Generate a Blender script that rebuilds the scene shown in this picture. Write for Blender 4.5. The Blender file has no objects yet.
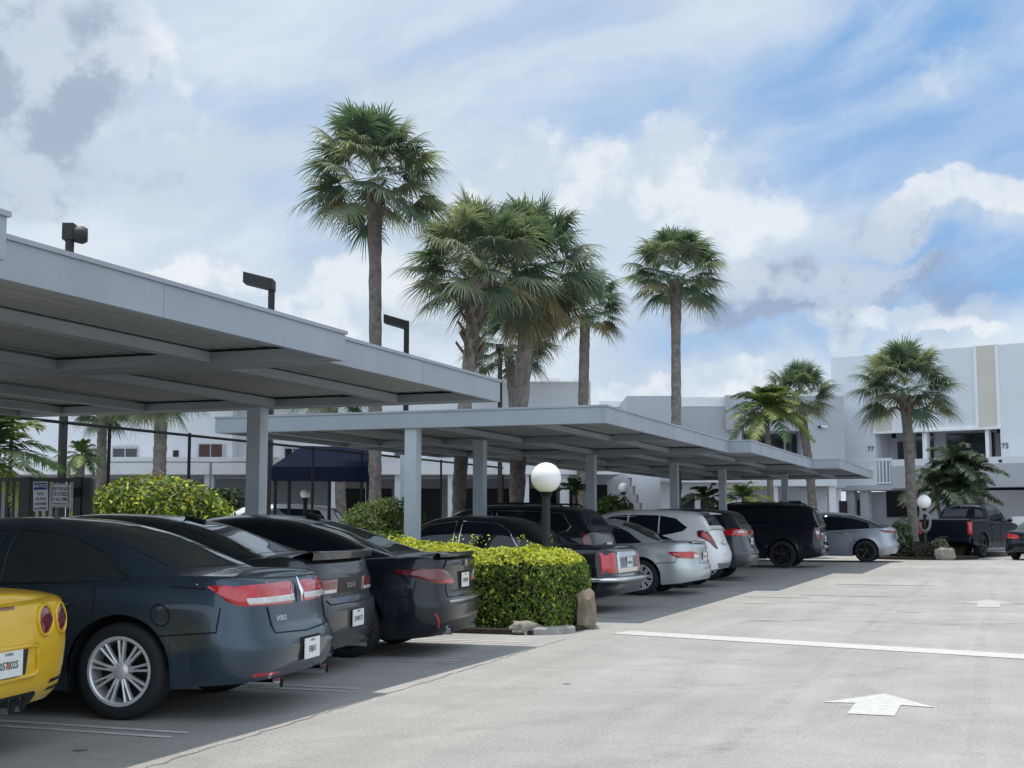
import bpy, math, random
from mathutils import Vector, Matrix, noise
sc = bpy.context.scene
C = sc.collection
PI = math.pi
rad = math.radians
rnd = random.Random(7)

# ------------------------------------------------------------------ camera model (level frame helpers)
F, HZ, CAMH = 1320.0, 519.5, 1.42
YAW = rad(20.306)
CY, SY = math.cos(YAW), math.sin(YAW)
def at(col, f):
    """ground position seen in picture column `col` at level distance f in front of the camera"""
    lat = (col-512.0)/F*f
    return lat*CY - f*SY, lat*SY + f*CY
def lv(lat, f):
    return lat*CY - f*SY, lat*SY + f*CY
def zz(y, f):
    return CAMH + (HZ-y)*f/F

# ------------------------------------------------------------------ small helpers
def tag(o, label=None, cat=None, group=None, kind=None):
    if label: o['label'] = label
    if cat: o['category'] = cat
    if group: o['group'] = group
    if kind: o['kind'] = kind
    return o
def empty(name, loc=(0,0,0), rz=0.0, label=None, cat=None, group=None):
    o = bpy.data.objects.new(name, None); C.objects.link(o)
    o.location = loc; o.rotation_euler = (0,0,rz); o.empty_display_size = .2
    return tag(o, label, cat, group)
def copy_tree(o, parent=None):
    kids = [k for k in bpy.data.objects if k.parent == o]
    c = o.copy(); C.objects.link(c); c.parent = parent
    for k in kids: copy_tree(k, c)
    return c

class MB:
    def __init__(s): s.v=[]; s.f=[]; s.m=[]
    def add(s, vs, fs, mi=0):
        b=len(s.v); s.v.extend(vs)
        for f in fs: s.f.append(tuple(i+b for i in f)); s.m.append(mi)
    def grid(s, rows, mi=0, closed=False, flip=False):
        n=len(rows[0]); b=len(s.v)
        for r in rows: s.v.extend(r)
        for i in range(len(rows)-1):
            for j in range(n if closed else n-1):
                k=(j+1)%n
                q=(b+i*n+j, b+i*n+k, b+(i+1)*n+k, b+(i+1)*n+j)
                s.f.append(q[::-1] if flip else q); s.m.append(mi)
    def box(s, x0,x1,y0,y1,z0,z1, mi=0, T=None):
        vs=[(x0,y0,z0),(x1,y0,z0),(x1,y1,z0),(x0,y1,z0),(x0,y0,z1),(x1,y0,z1),(x1,y1,z1),(x0,y1,z1)]
        if T: vs=[T(v) for v in vs]
        s.add(vs,[(0,3,2,1),(4,5,6,7),(0,1,5,4),(1,2,6,5),(2,3,7,6),(3,0,4,7)],mi)
    def tube(s, pts, r, n=8, mi=0, caps=True):
        pts=[Vector(p) for p in pts]; rows=[]
        for i,p in enumerate(pts):
            a=pts[max(i-1,0)]; c=pts[min(i+1,len(pts)-1)]
            d=(c-a).normalized() if (c-a).length>1e-9 else Vector((0,0,1))
            u=d.cross(Vector((0,0,1)))
            if u.length<1e-3: u=d.cross(Vector((1,0,0)))
            u.normalize(); w=d.cross(u)
            rr=r[i] if isinstance(r,(list,tuple)) else r
            rows.append([tuple(p+(u*math.cos(t)+w*math.sin(t))*rr) for t in [2*PI*k/n for k in range(n)]])
        b=len(s.v); s.grid(rows,mi,closed=True)
        if caps:
            s.f.append(tuple(b+k for k in range(n))[::-1]); s.m.append(mi)
            e=b+(len(rows)-1)*n; s.f.append(tuple(e+k for k in range(n))); s.m.append(mi)
    def build(s, name, mats, parent=None, smooth=0, loc=None, recalc=False):
        me=bpy.data.meshes.new(name); me.from_pydata(s.v,[],s.f)
        if not isinstance(mats,(list,tuple)): mats=[mats]
        for m in mats: me.materials.append(m)
        if len(mats)>1: me.polygons.foreach_set('material_index', s.m)
        me.update()
        if recalc:
            import bmesh
            bm=bmesh.new(); bm.from_mesh(me); bmesh.ops.recalc_face_normals(bm,faces=bm.faces); bm.to_mesh(me); bm.free()
        if smooth:
            me.polygons.foreach_set('use_smooth',[True]*len(me.polygons))
            if smooth<179: me.set_sharp_from_angle(angle=rad(smooth))
        o=bpy.data.objects.new(name,me); C.objects.link(o)
        if parent: o.parent=parent
        if loc: o.location=loc
        return o
def sphere(mb, c, r, nu=24, nv=14, mi=0, sz=1.0):
    rows=[]
    for j in range(nv+1):
        t=-PI/2+PI*j/nv
        rows.append([(c[0]+r*math.cos(t)*math.cos(2*PI*k/nu), c[1]+r*math.cos(t)*math.sin(2*PI*k/nu), c[2]+r*sz*math.sin(t)) for k in range(nu)])
    mb.grid(rows,mi,closed=True)
def prism(mb, poly, z0, z1, mi=0):
    n=len(poly)
    vs=[(x,y,z0) for x,y in poly]+[(x,y,z1) for x,y in poly]
    mb.add(vs,[tuple(range(n))[::-1],tuple(range(n,2*n))]+[(i,(i+1)%n,n+(i+1)%n,n+i) for i in range(n)],mi)
def pl(pts):
    """piecewise linear"""
    pts=sorted(pts)
    def f(x):
        if x<=pts[0][0]: return pts[0][1]
        for (a,b),(c,d) in zip(pts,pts[1:]):
            if x<=c: return b+(d-b)*(x-a)/(c-a) if c>a else d
        return pts[-1][1]
    return f
def pch(pts):
    """monotone cubic"""
    pts=sorted(pts); n=len(pts)
    X=[p[0] for p in pts]; Y=[p[1] for p in pts]
    d=[(Y[i+1]-Y[i])/(X[i+1]-X[i]) for i in range(n-1)]
    m=[d[0]]+[0 if d[i-1]*d[i]<=0 else 2*d[i-1]*d[i]/(d[i-1]+d[i]) for i in range(1,n-1)]+[d[-1]]
    def f(x):
        if x<=X[0]: return Y[0]
        if x>=X[-1]: return Y[-1]
        for i in range(n-1):
            if x<=X[i+1]:
                h=X[i+1]-X[i]; t=(x-X[i])/h
                return (2*t**3-3*t*t+1)*Y[i]+(t**3-2*t*t+t)*h*m[i]+(-2*t**3+3*t*t)*Y[i+1]+(t**3-t*t)*h*m[i+1]
    return f

# ------------------------------------------------------------------ materials
def mat(name, col, rough=.6, metal=0.0, coat=0.0, spec=.5, var=0.0, vscale=3.0, bump=0.0, bscale=60.0, col2=None, rough_var=0.0, flake=0.0):
    m=bpy.data.materials.new(name); m.use_nodes=True
    nt=m.node_tree; N=nt.nodes; Lk=nt.links
    b=N['Principled BSDF']
    b.inputs['Base Color'].default_value=(*col,1); b.inputs['Roughness'].default_value=rough
    b.inputs['Metallic'].default_value=metal; b.inputs['Coat Weight'].default_value=coat
    b.inputs['Coat Roughness'].default_value=.04
    b.inputs['Specular IOR Level'].default_value=spec
    if var or col2 or bump or rough_var:
        tc=N.new('ShaderNodeTexCoord')
        nz=N.new('ShaderNodeTexNoise'); nz.inputs['Scale'].default_value=vscale; nz.inputs['Detail'].default_value=6
        nz.inputs['Roughness'].default_value=.62
        Lk.new(tc.outputs['Object'],nz.inputs['Vector'])
        if var or col2:
            mr=N.new('ShaderNodeMapRange'); mr.inputs['From Min'].default_value=.3; mr.inputs['From Max'].default_value=.7
            Lk.new(nz.outputs['Fac'],mr.inputs['Value'])
            mx=N.new('ShaderNodeMix'); mx.data_type='RGBA'
            c2=col2 if col2 else tuple(c*(1+var) for c in col); c1=col if col2 else tuple(c*(1-var) for c in col)
            mx.inputs['A'].default_value=(*c1,1); mx.inputs['B'].default_value=(*c2,1)
            Lk.new(mr.outputs['Result'],mx.inputs['Factor']); Lk.new(mx.outputs['Result'],b.inputs['Base Color'])
        if rough_var:
            mr2=N.new('ShaderNodeMapRange'); mr2.inputs['To Min'].default_value=max(.02,rough-rough_var); mr2.inputs['To Max'].default_value=min(1,rough+rough_var)
            Lk.new(nz.outputs['Fac'],mr2.inputs['Value']); Lk.new(mr2.outputs['Result'],b.inputs['Roughness'])
        if bump:
            n2=N.new('ShaderNodeTexNoise'); n2.inputs['Scale'].default_value=bscale; n2.inputs['Detail'].default_value=4
            Lk.new(tc.outputs['Object'],n2.inputs['Vector'])
            bp=N.new('ShaderNodeBump'); bp.inputs['Strength'].default_value=bump; bp.inputs['Distance'].default_value=.01
            Lk.new(n2.outputs['Fac'],bp.inputs['Height']); Lk.new(bp.outputs['Normal'],b.inputs['Normal'])
    return m
def leafmat(name, col, var=.35, rough=.5, trans=.25, vscale=2.5):
    m=mat(name,col,rough,var=var,vscale=vscale,spec=.35)
    nt=m.node_tree; N=nt.nodes; Lk=nt.links
    b=N['Principled BSDF']; out=N['Material Output']
    t=N.new('ShaderNodeBsdfTranslucent'); t.inputs['Color'].default_value=(col[0]*1.6,col[1]*1.7,col[2]*.9,1)
    ms=N.new('ShaderNodeMixShader'); ms.inputs[0].default_value=trans
    Lk.new(b.outputs[0],ms.inputs[1]); Lk.new(t.outputs[0],ms.inputs[2]); Lk.new(ms.outputs[0],out.inputs['Surface'])
    return m
def paint(name, col, metal=.0, rough=.35, coat=.7):
    return mat(name,col,rough,metal,coat,var=.06,vscale=1.3,spec=.3)

M={}
M['roof_paint']=mat('carport_paint',(.30,.335,.385),.55,var=.09,vscale=1.2,bump=.06,bscale=30)
M['post_paint']=mat('post_paint',(.42,.475,.53),.55,var=.10,vscale=2.2,bump=.06,bscale=30)
M['soffit']=mat('soffit_paint',(.33,.36,.375),.7,var=.08,vscale=1.5)
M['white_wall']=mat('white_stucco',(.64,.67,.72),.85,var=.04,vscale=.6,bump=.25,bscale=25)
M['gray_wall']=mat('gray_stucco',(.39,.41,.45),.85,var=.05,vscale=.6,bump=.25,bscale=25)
M['beige']=mat('beige_panel',(.56,.54,.48),.85,var=.05,vscale=.8)
M['trim_white']=mat('white_trim',(.74,.75,.77),.6,var=.04)
M['dark_glass']=mat('window_glass',(.012,.016,.02),.06,spec=.7)
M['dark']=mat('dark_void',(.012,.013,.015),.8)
M['redbrown']=mat('brown_blind',(.06,.025,.026),.6,var=.2)
M['black_metal']=mat('black_metal',(.010,.011,.012),.5,var=.2,spec=.15)
M['bronze_metal']=mat('bronze_metal',(.03,.03,.031),.5,var=.2,spec=.25)
M['gray_metal']=mat('gray_metal',(.22,.23,.24),.5,.3,var=.1)
M['awning']=mat('navy_canvas',(.006,.010,.024),.9,var=.2,vscale=2,spec=.04)
M['globe']=mat('globe_plastic',(.84,.84,.82),.3,var=.03,vscale=3)
M['rock']=mat('sand_rock',(.30,.25,.18),.95,col2=(.14,.11,.075),vscale=4,bump=.9,bscale=12)
M['rock_gray']=mat('coral_rock',(.36,.34,.30),.95,col2=(.14,.13,.11),vscale=5,bump=.9,bscale=12)
M['mulch']=mat('mulch',(.035,.024,.017),.95,var=.5,vscale=18,bump=1,bscale=40)
M['kerb']=mat('kerb_concrete',(.30,.295,.28),.9,var=.3,vscale=6,bump=.4,bscale=50)
M['white_paint']=mat('marking_paint',(.58,.58,.57),.75,col2=(.40,.40,.39),vscale=15,bump=.2,bscale=80)
M['old_paint']=mat('worn_marking_paint',(.62,.62,.61),.8,col2=(.40,.40,.395),vscale=9)
M['faded_paint']=mat('faded_marking_paint',(.47,.47,.46),.8,col2=(.33,.325,.315),vscale=6)
M['crack']=mat('crack_dark',(.17,.17,.165),.95,var=.3,vscale=8)
M['stain']=mat('oil_stain',(.13,.13,.125),.7,var=.3,vscale=8)
M['grass']=mat('lawn_green',(.06,.10,.025),.9,var=.4,vscale=3,bump=1,bscale=60)
M['rubber']=mat('tyre_rubber',(.010,.013,.017),.75,bump=.1,bscale=60)  # slight blue haze tint put into the rubber colour
M['chrome']=mat('chrome',(.75,.76,.78),.1,1.0)
M['alloy']=mat('alloy_rim',(.72,.73,.75),.33,.45)
M['alloy_dark']=mat('dark_rim',(.03,.03,.033),.3,.7)
M['disc']=mat('brake_disc',(.012,.012,.012),.6,.2)
M['glass_car']=mat('tinted_glass',(.005,.009,.015),.02,spec=.55)
M['glass_pale']=mat('greenish_tinted_glass',(.022,.03,.032),.02,spec=.6)
M['under']=mat('underbody',(.006,.008,.012),.85)
M['trim']=mat('black_trim',(.014,.014,.015),.5)
M['gap']=mat('gap_and_recess_dark',(.004,.004,.005),.9)
M['red_lens']=mat('red_lens',(.50,.008,.018),.10,coat=1,var=.3,vscale=9)
M['dark_red_lens']=mat('dark_red_lens',(.14,.006,.012),.10,coat=1,var=.3,vscale=9)
M['white_lens']=mat('clear_lens',(.62,.60,.60),.12,coat=1,var=.2,vscale=14)
M['amber_lens']=mat('amber_red_lens',(.55,.10,.03),.12,coat=1,var=.2,vscale=14)
M['plate']=mat('plate_white',(.72,.75,.74),.4,var=.06,vscale=12)
M['plate_ink']=mat('plate_green_ink',(.03,.10,.07),.5)
M['plate_orange']=mat('plate_orange',(.55,.13,.06),.5)
M['badge']=mat('badge_silver',(.62,.63,.65),.2,.9)
M['sign_white']=mat('sign_white',(.62,.63,.66),.6)
M['sign_blue']=mat('sign_blue',(.02,.04,.20),.5)
M['sign_ink']=mat('sign_ink',(.05,.05,.07),.6)
M['gate']=mat('gate_dark_paint',(.05,.052,.055),.6,var=.15)
M['seat']=mat('seat_leather',(.16,.15,.13),.6)
# foliage
M['palm1']=leafmat('palm_green',(.080,.118,.088),trans=.36); M['palm2']=leafmat('palm_olive',(.19,.215,.155),trans=.36); M['palm3']=leafmat('palm_dry',(.24,.20,.12),trans=.15)
M['palmf']=leafmat('feather_palm_green',(.045,.085,.03)); M['areca']=leafmat('areca_green',(.055,.08,.05)); M['palmf2']=leafmat('feather_palm_yellow',(.12,.16,.04))
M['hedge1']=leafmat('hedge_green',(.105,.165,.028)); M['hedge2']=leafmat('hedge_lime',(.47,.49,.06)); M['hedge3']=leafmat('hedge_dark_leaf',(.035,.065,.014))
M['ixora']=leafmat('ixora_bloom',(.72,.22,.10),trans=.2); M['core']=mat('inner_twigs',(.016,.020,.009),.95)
M['shrub']=leafmat('shrub_green',(.05,.09,.03)); M['purple']=leafmat('purple_leaf',(.07,.035,.045))
M['trunk']=mat('palm_trunk',(.24,.215,.195),.95,col2=(.10,.085,.077),vscale=7,bump=.9,bscale=22)
M['boot']=mat('palm_boots',(.13,.095,.065),.95,col2=(.06,.045,.032),vscale=9,bump=.6,bscale=30)
M['crownshaft']=mat('crownshaft',(.16,.22,.07),.6,var=.2)

def chainlink():
    m=bpy.data.materials.new('chain_link_wire'); m.use_nodes=True
    nt=m.node_tree; N=nt.nodes; Lk=nt.links; b=N['Principled BSDF']; out=N['Material Output']
    b.inputs['Base Color'].default_value=(.02,.021,.022,1); b.inputs['Roughness'].default_value=.5
    tc=N.new('ShaderNodeTexCoord'); sp=N.new('ShaderNodeSeparateXYZ'); Lk.new(tc.outputs['Object'],sp.inputs[0])
    def ma(op,a,bb):
        n=N.new('ShaderNodeMath'); n.operation=op
        for i,v in enumerate((a,bb)):
            if v is None: continue
            if isinstance(v,(int,float)): n.inputs[i].default_value=v
            else: Lk.new(v,n.inputs[i])
        return n.outputs[0]
    h=ma('ADD',sp.outputs['X'],sp.outputs['Y'])
    def wires(sgn):
        a=ma('ADD',h,ma('MULTIPLY',sp.outputs['Z'],sgn))
        fr=ma('FRACT',ma('DIVIDE',a,.075),None)
        return ma('LESS_THAN',fr,.05)
    w=ma('MAXIMUM',wires(1.0),wires(-1.0))
    tr=N.new('ShaderNodeBsdfTransparent'); ms=N.new('ShaderNodeMixShader')
    Lk.new(w,ms.inputs[0]); Lk.new(tr.outputs[0],ms.inputs[1]); Lk.new(b.outputs[0],ms.inputs[2]); Lk.new(ms.outputs[0],out.inputs['Surface'])
    return m
M['chain']=chainlink()
def scuff():
    m=bpy.data.materials.new('tyre_scuff'); m.use_nodes=True
    nt=m.node_tree; N=nt.nodes; Lk=nt.links; b=N['Principled BSDF']; out=N['Material Output']
    b.inputs['Base Color'].default_value=(.17,.17,.165,1); b.inputs['Roughness'].default_value=.9
    tc=N.new('ShaderNodeTexCoord'); n=N.new('ShaderNodeTexNoise'); n.inputs['Scale'].default_value=5; n.inputs['Detail'].default_value=8; n.inputs['Roughness'].default_value=.75
    Lk.new(tc.outputs['Object'],n.inputs['Vector'])
    r=N.new('ShaderNodeMapRange'); r.inputs['From Min'].default_value=.42; r.inputs['From Max'].default_value=.75; r.inputs['To Max'].default_value=.15
    Lk.new(n.outputs['Fac'],r.inputs['Value'])
    tr=N.new('ShaderNodeBsdfTransparent'); ms=N.new('ShaderNodeMixShader')
    Lk.new(r.outputs['Result'],ms.inputs[0]); Lk.new(tr.outputs[0],ms.inputs[1]); Lk.new(b.outputs[0],ms.inputs[2]); Lk.new(ms.outputs[0],out.inputs['Surface'])
    return m
M['scuff']=scuff()

def text_mesh(txt, size, bold=0.0):
    """returns verts, faces of flat text, centred"""
    cu=bpy.data.curves.new('t','FONT'); cu.body=txt; cu.size=size; cu.align_x='CENTER'; cu.align_y='CENTER'; cu.offset=bold; cu.resolution_u=2
    ob=bpy.data.objects.new('t',cu); C.objects.link(ob)
    dg=bpy.context.evaluated_depsgraph_get(); dg.update()
    me=bpy.data.meshes.new_from_object(ob.evaluated_get(dg))
    vs=[tuple(v.co) for v in me.vertices]; fs=[tuple(p.vertices) for p in me.polygons]
    bpy.data.objects.remove(ob); bpy.data.curves.remove(cu); bpy.data.meshes.remove(me)
    return vs,fs
# ------------------------------------------------------------------ vehicles
def wheel_objs(parent, x, y, r, width, style, rimmat, name='wheel'):
    """rim mesh with a tyre child; outer face looks along sign(y)"""
    sg=1 if y>0 else -1
    rr=r*style.get('rim',.68)
    prof=[(rr,-.5),(rr+.02,-.5),(r-.035,-.5),(r-.008,-.40),(r,-.25),(r,.25),(r-.008,.40),(r-.035,.5),(rr+.02,.5),(rr,.47),(rr,.1)]
    n=40
    t=MB()
    t.grid([[(p*math.cos(a), q*width*sg, p*math.sin(a)) for a in [2*PI*k/n for k in range(n)]] for p,q in prof],closed=True)
    m=MB()
    # rim barrel and lip
    lip=[(rr+.004,.47),(rr+.006,.50),(rr-.012,.505),(rr-.022,.46),(rr-.03,-.2),(rr-.03,-.45)]
    m.grid([[(p*math.cos(a), q*width*sg, p*math.sin(a)) for a in [2*PI*k/n for k in range(n)]] for p,q in lip],closed=True)
    # brake disc / backing
    m.grid([[(p*math.cos(a), -.12*width*sg, p*math.sin(a)) for a in [2*PI*k/n for k in range(n)]] for p in (.02,rr-.02)],1,closed=True)
    ns=style.get('n',9); sw=style.get('sw',.05); pair=style.get('pair',0)
    for k in range(ns):
        for off in ((-pair,pair) if pair else (0,)):
            a=2*PI*k/ns+off+.2
            ca,sa=math.cos(a),math.sin(a)
            rows=[]
            for q,(p,wd,dep) in enumerate([(.05,sw*1.0,.40),(rr*.55,sw*.55,.43),(rr-.015,sw*.8,.46)]):
                rows.append([(p*ca-wd*u*sa, (dep-hd)*width*sg, p*sa+wd*u*ca) for u,hd in ((-.5,.16),(-.42,.02),(0,0),(.42,.02),(.5,.16))])
            m.grid(rows)
    hub=[(0.001,.47),(.03,.465),(.045,.44),(.062,.40),(.075,.2)]
    m.grid([[(p*math.cos(a), q*width*sg, p*math.sin(a)) for a in [2*PI*k/20 for k in range(20)]] for p,q in hub],closed=True)
    w=m.build(name,[rimmat,M['disc']],parent,smooth=40,recalc=True)
    w.location=(x,y-sg*width*.5,r)
    tt=t.build('tyre',M['rubber'],w,smooth=50,recalc=True)
    return w

class Car:
    def __init__(s, **P):
        D=dict(L=4.85,W=1.85,H=1.45,wb=2.75,ro=1.1,r=.335,tw=.225,sill=.2,arch=.055,
            xs0=.62,xs1=.75,nr=3.0,nf=2.6,rs=.05,crown=.03,
            rear=[(.2,.14),(.3,.05),(.42,.0),(.58,.0),(.64,.03),(.8,.08),(.95,.10),(1.02,.13)],
            front=[(.2,.10),(.35,.0),(.5,.0),(.65,.06),(.8,.2)],
            side=[(.15,.945),(.3,.985),(.5,1.0),(.7,.992),(.9,.965),(1.05,.925)],
            top=[(0,1.0),(.35,1.03),(1.0,1.0),(2.6,.96),(3.5,.96),(4.3,.86),(4.85,.70)],
            bot=[(0,.30),(.5,.22),(.8,.2),(4.0,.2),(4.5,.2),(4.85,.24)],
            roof=[(.68,1.02),(.95,1.16),(1.35,1.335),(1.75,1.425),(2.2,1.45),(2.65,1.43),(3.05,1.32),(3.45,1.12),(3.75,.95)],
            gw=[(.6,.70),(1.1,.80),(1.8,.835),(2.8,.84),(3.3,.80),(3.8,.68)], tum=.36, gn=4.2, zlev=[], flare=.012)
        D.update(P); s.P=D
        for k in ('rear','front','side','bot','gw'): setattr(s,'f_'+k,pl(D[k]) if k in('rear',) else pch(D[k]))
        s.f_top=pch(D['top']); s.f_roof=pch(D['roof'])
        s.xw=[D['ro'],D['ro']+D['wb']]; s.R=D['r']+D['arch']
    # -- body side surface
    def w(s,z,x=None):
        P=s.P; v=s.f_side(z)*P['W']/2
        if x is not None:
            v*=1-.035*abs((x-P['L']*.48)/(P['L']*.5))**3
            for xw in s.xw:
                d=math.hypot(x-xw,z-P['r'])-s.R
                v+=P['flare']*math.exp(-(d/.07)**2)
        return v
    def xr(s,z): return s.f_rear(z)
    def xf(s,z): return s.P['L']-s.f_front(z)
    def zb(s,x):
        z=s.f_bot(x)
        for xw in s.xw:
            if abs(x-xw)<s.R: z=max(z,s.P['r']+math.sqrt(s.R**2-(x-xw)**2))
        return z
    def cap(s,yf,n): return 1-(max(0,1-yf**n))**(1/n)
    def rear_xy(s,yf,z,ins=0):
        a=s.xr(z)+ins; x=a+(s.P['xs0']-a)*s.cap(yf,s.P['nr'])
        return x,(s.w(z,x)-ins)*yf
    def front_xy(s,yf,z,ins=0):
        a=s.xf(z)-ins; b=s.P['L']-s.P['xs1']; x=a-(a-b)*s.cap(yf,s.P['nf'])
        return x,(s.w(z,x)-ins)*yf
    def stations(s):
        P=s.P
        def fr(n): 
            l=[0,.12,.25,.38,.5,.6,.7,.78,.85,.9,.94]
            l+=[(1-(1-q)**n)**(1/n) for q in (.55,.65,.75,.85,.93)]
            return sorted(set(round(q,4) for q in l))
        xs=set(); a=P['xs0']; b=P['L']-P['xs1']
        nx=34
        for i in range(nx+1): xs.add(round(a+(b-a)*i/nx,4))
        for xw in s.xw:
            xs={x for x in xs if abs(x-xw)>s.R+.004}
            for k in range(25): xs.add(round(xw-s.R*math.cos(PI*k/24)*.9999,4))
            xs.add(round(xw-s.R-.003,4)); xs.add(round(xw+s.R+.003,4))
        xs=[x for x in sorted(xs) if a<=x<=b]
        return [('r',q) for q in fr(P['nr'])]+[('s',x) for x in xs]+[('f',q) for q in reversed(fr(P['nf']))]
    def body_mesh(s, mb, mi=0, clad=None, mic=1):
        P=s.P; st=s.stations()
        z0=s.f_bot(0); z1=s.f_top(.1)-P['rs']
        ts=sorted(set([round(k/13,3) for k in range(14)]+[round((z-z0)/(z1-z0),3) for z in P['zlev']]))
        lev=[(t,0) for t in ts]+[(1,f) for f in (.25,.5,.75,1.0)]
        cols=[]
        for k,v in st:
            x_ref={'r':lambda:s.rear_xy(v,.7)[0],'s':lambda:v,'f':lambda:s.front_xy(v,.6)[0]}[k]()
            zb=s.zb(x_ref); zt=s.f_top(x_ref)
            col=[]
            for t,fi in lev:
                if fi==0: z=zb+(zt-P['rs']-zb)*t; ins=0
                else: z=zt-P['rs']*(1-math.sin(fi*PI/2)); ins=P['rs']*(1-math.cos(fi*PI/2))
                if k=='r': x,y=s.rear_xy(v,z,ins)
                elif k=='f': x,y=s.front_xy(v,z,ins)
                else: x=v; y=s.w(z,x)-ins
                col.append((x,y,z))
            cols.append(col)
        for sg in (1,-1):
            b=len(mb.v); n=len(lev)
            for c in cols: mb.v.extend([(x,sg*y,z) for x,y,z in c])
            for i in range(len(cols)-1):
                for j in range(n-1):
                    q=(b+i*n+j,b+i*n+j+1,b+(i+1)*n+j+1,b+(i+1)*n+j)
                    zc=(cols[i][j][2]+cols[i][j+1][2])/2
                    mb.f.append(q if sg<0 else q[::-1]); mb.m.append(mic if clad and zc<clad else mi)
        # deck
        rows=[]
        for c in cols:
            x,y,z=c[-1]
            rows.append([(x,y*u,z+P['crown']*(1-u*u)*min(1,y/.6)) for u in (-1,-.8,-.6,-.4,-.2,0,.2,.4,.6,.8,1)])
        mb.grid(rows,mi)
    # -- greenhouse
    def gz(s,x): return s.f_top(x)-.02
    def gh(s,x): return max(0.0,s.f_roof(x)-s.gz(x))
    def gwid(s,x,z): return s.f_gw(x)-s.P['tum']*(z-s.gz(x))
    def gY(s,x,z):
        h=s.gh(x); q=min(1,max(0,(z-s.gz(x))/max(h,1e-4))); n=s.P['gn']
        return s.gwid(x,z)*(1-q**n)**(1/n)
    def gZ(s,x,y):
        h=s.gh(x); z=s.gz(x)+h; n=s.P['gn']
        for _ in range(5):
            q=min(.9999,abs(y)/s.gwid(x,z)); z=s.gz(x)+h*(1-q**n)**(1/n)
        return z
    def roof_xs(s,N=56):
        P=s.P; xs=[]; x0=P['roof'][0][0]; x1=P['roof'][-1][0]
        fine=[x0+(x1-x0)*i/600 for i in range(601)]
        acc=[0]
        for a,b in zip(fine,fine[1:]): acc.append(acc[-1]+math.hypot(b-a,s.f_roof(b)-s.f_roof(a)))
        j=0
        for i in range(N+1):
            t=acc[-1]*i/N
            while j<600 and acc[j]<t: j+=1
            xs.append(fine[j])
        return xs
    def green_mesh(s, mb, mi=0):
        rows=[]; n=s.P['gn']; K=28
        for x in s.roof_xs():
            h=s.gh(x)+.003; row=[]
            for k in range(K+1):
                p=PI*k/K; c=math.cos(p); si=math.sin(p)
                z=s.gz(x)+h*abs(si)**(2/n); y=s.gwid(x,z)*math.copysign(abs(c)**(2/n),c)
                row.append((x,y,z))
            rows.append(row)
        mb.grid(rows,mi)
    # -- patches
    def scan(s, poly, nc=16, nr=6):
        xs=[p[0] for p in poly]; a,b=min(xs),max(xs)
        cols=sorted(set([round(a+(b-a)*i/nc,4) for i in range(nc+1)]+[round(x,4) for x in xs]))
        out=[]
        for i,x in enumerate(cols):
            q=min(max(x,a+1e-4),b-1e-4); zs=[]
            for (x0,z0),(x1,z1) in zip(poly,poly[1:]+poly[:1]):
                if (x0-q)*(x1-q)<0: zs.append(z0+(z1-z0)*(q-x0)/(x1-x0))
            if len(zs)<2: continue
            lo,hi=min(zs),max(zs)
            out.append([(x,lo+(hi-lo)*j/nr) for j in range(nr+1)])
        return out
    def side_patch(s, mb, poly, sg, off=.005, mi=0):
        rows=[]
        for col in s.scan(poly):
            r=[]
            for x,f in col:
                z=s.gz(x)+f*s.gh(x); y=s.gY(x,z)
                r.append((x,sg*(y+off),z))
            rows.append(r)
        mb.grid(rows,mi,flip=(sg<0))
    def side_line(s, poly, sg, off=.006, closed=True):
        pts=[]; P2=poly+poly[:1] if closed else poly
        for (x0,f0),(x1,f1) in zip(P2,P2[1:]):
            for k in range(8):
                t=k/8; x=x0+(x1-x0)*t; f=f0+(f1-f0)*t
                z=s.gz(x)+f*s.gh(x); pts.append((x,sg*(s.gY(x,z)+off),z))
        if not closed:
            x,f=poly[-1]; z=s.gz(x)+f*s.gh(x); pts.append((x,sg*(s.gY(x,z)+off),z))
        else: pts.append(pts[0])
        return pts
    def top_patch(s, mb, xa, xb, fa, fb, off=.005, mi=0, nx=14, ny=12):
        """glass on the sloping centre part; fa/fb half width fractions at xa/xb"""
        rows=[]
        for i in range(nx+1):
            t=i/nx; x=xa+(xb-xa)*t; fr=fa+(fb-fa)*t
            zt=s.gz(x)+s.gh(x); yl=s.gwid(x,zt)*fr
            e=.01; slope=(s.f_roof(x+e)-s.f_roof(x-e))/(2*e); nl=math.hypot(1,slope)
            row=[]
            for j in range(ny+1):
                y=yl*(-1+2*j/ny); z=s.gZ(x,y)
                row.append((x-off*slope/nl,y,z+off/nl))
            rows.append(row)
        mb.grid(rows,mi)
    # -- rear end surface, s = distance from the centre line along the skin (left positive)
    def cap_pt(s, d, z, off=0.0):
        sg=1 if d>=0 else -1; d=abs(d)
        key=round(z,4)
        c=s.__dict__.setdefault('_cc',{})
        if key not in c:
            yfs=[i/60 for i in range(54)]
            n=s.P['nr']; yfs+= [ (1-(1-q)**n)**(1/n) for q in [.4+.6*i/24 for i in range(25)]]
            yfs=sorted(set(yfs)); pts=[s.rear_xy(q,z) for q in yfs]
            x=s.P['xs0']
            while x<s.P['L']-1: x+=.05; pts.append((x,s.w(z,x)))
            acc=[0]
            for a,b in zip(pts,pts[1:]): acc.append(acc[-1]+math.hypot(b[0]-a[0],b[1]-a[1]))
            c[key]=(pts,acc)
        pts,acc=c[key]
        lo,hi=0,len(acc)-1
        while hi-lo>1:
            m=(lo+hi)//2
            if acc[m]<=d: lo=m
            else: hi=m
        t=(d-acc[lo])/max(1e-6,acc[hi]-acc[lo])
        a,b=pts[lo],pts[hi]
        x=a[0]+(b[0]-a[0])*t; y=a[1]+(b[1]-a[1])*t
        nx,ny=-(b[1]-a[1]),(b[0]-a[0]); l=math.hypot(nx,ny) or 1
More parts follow.
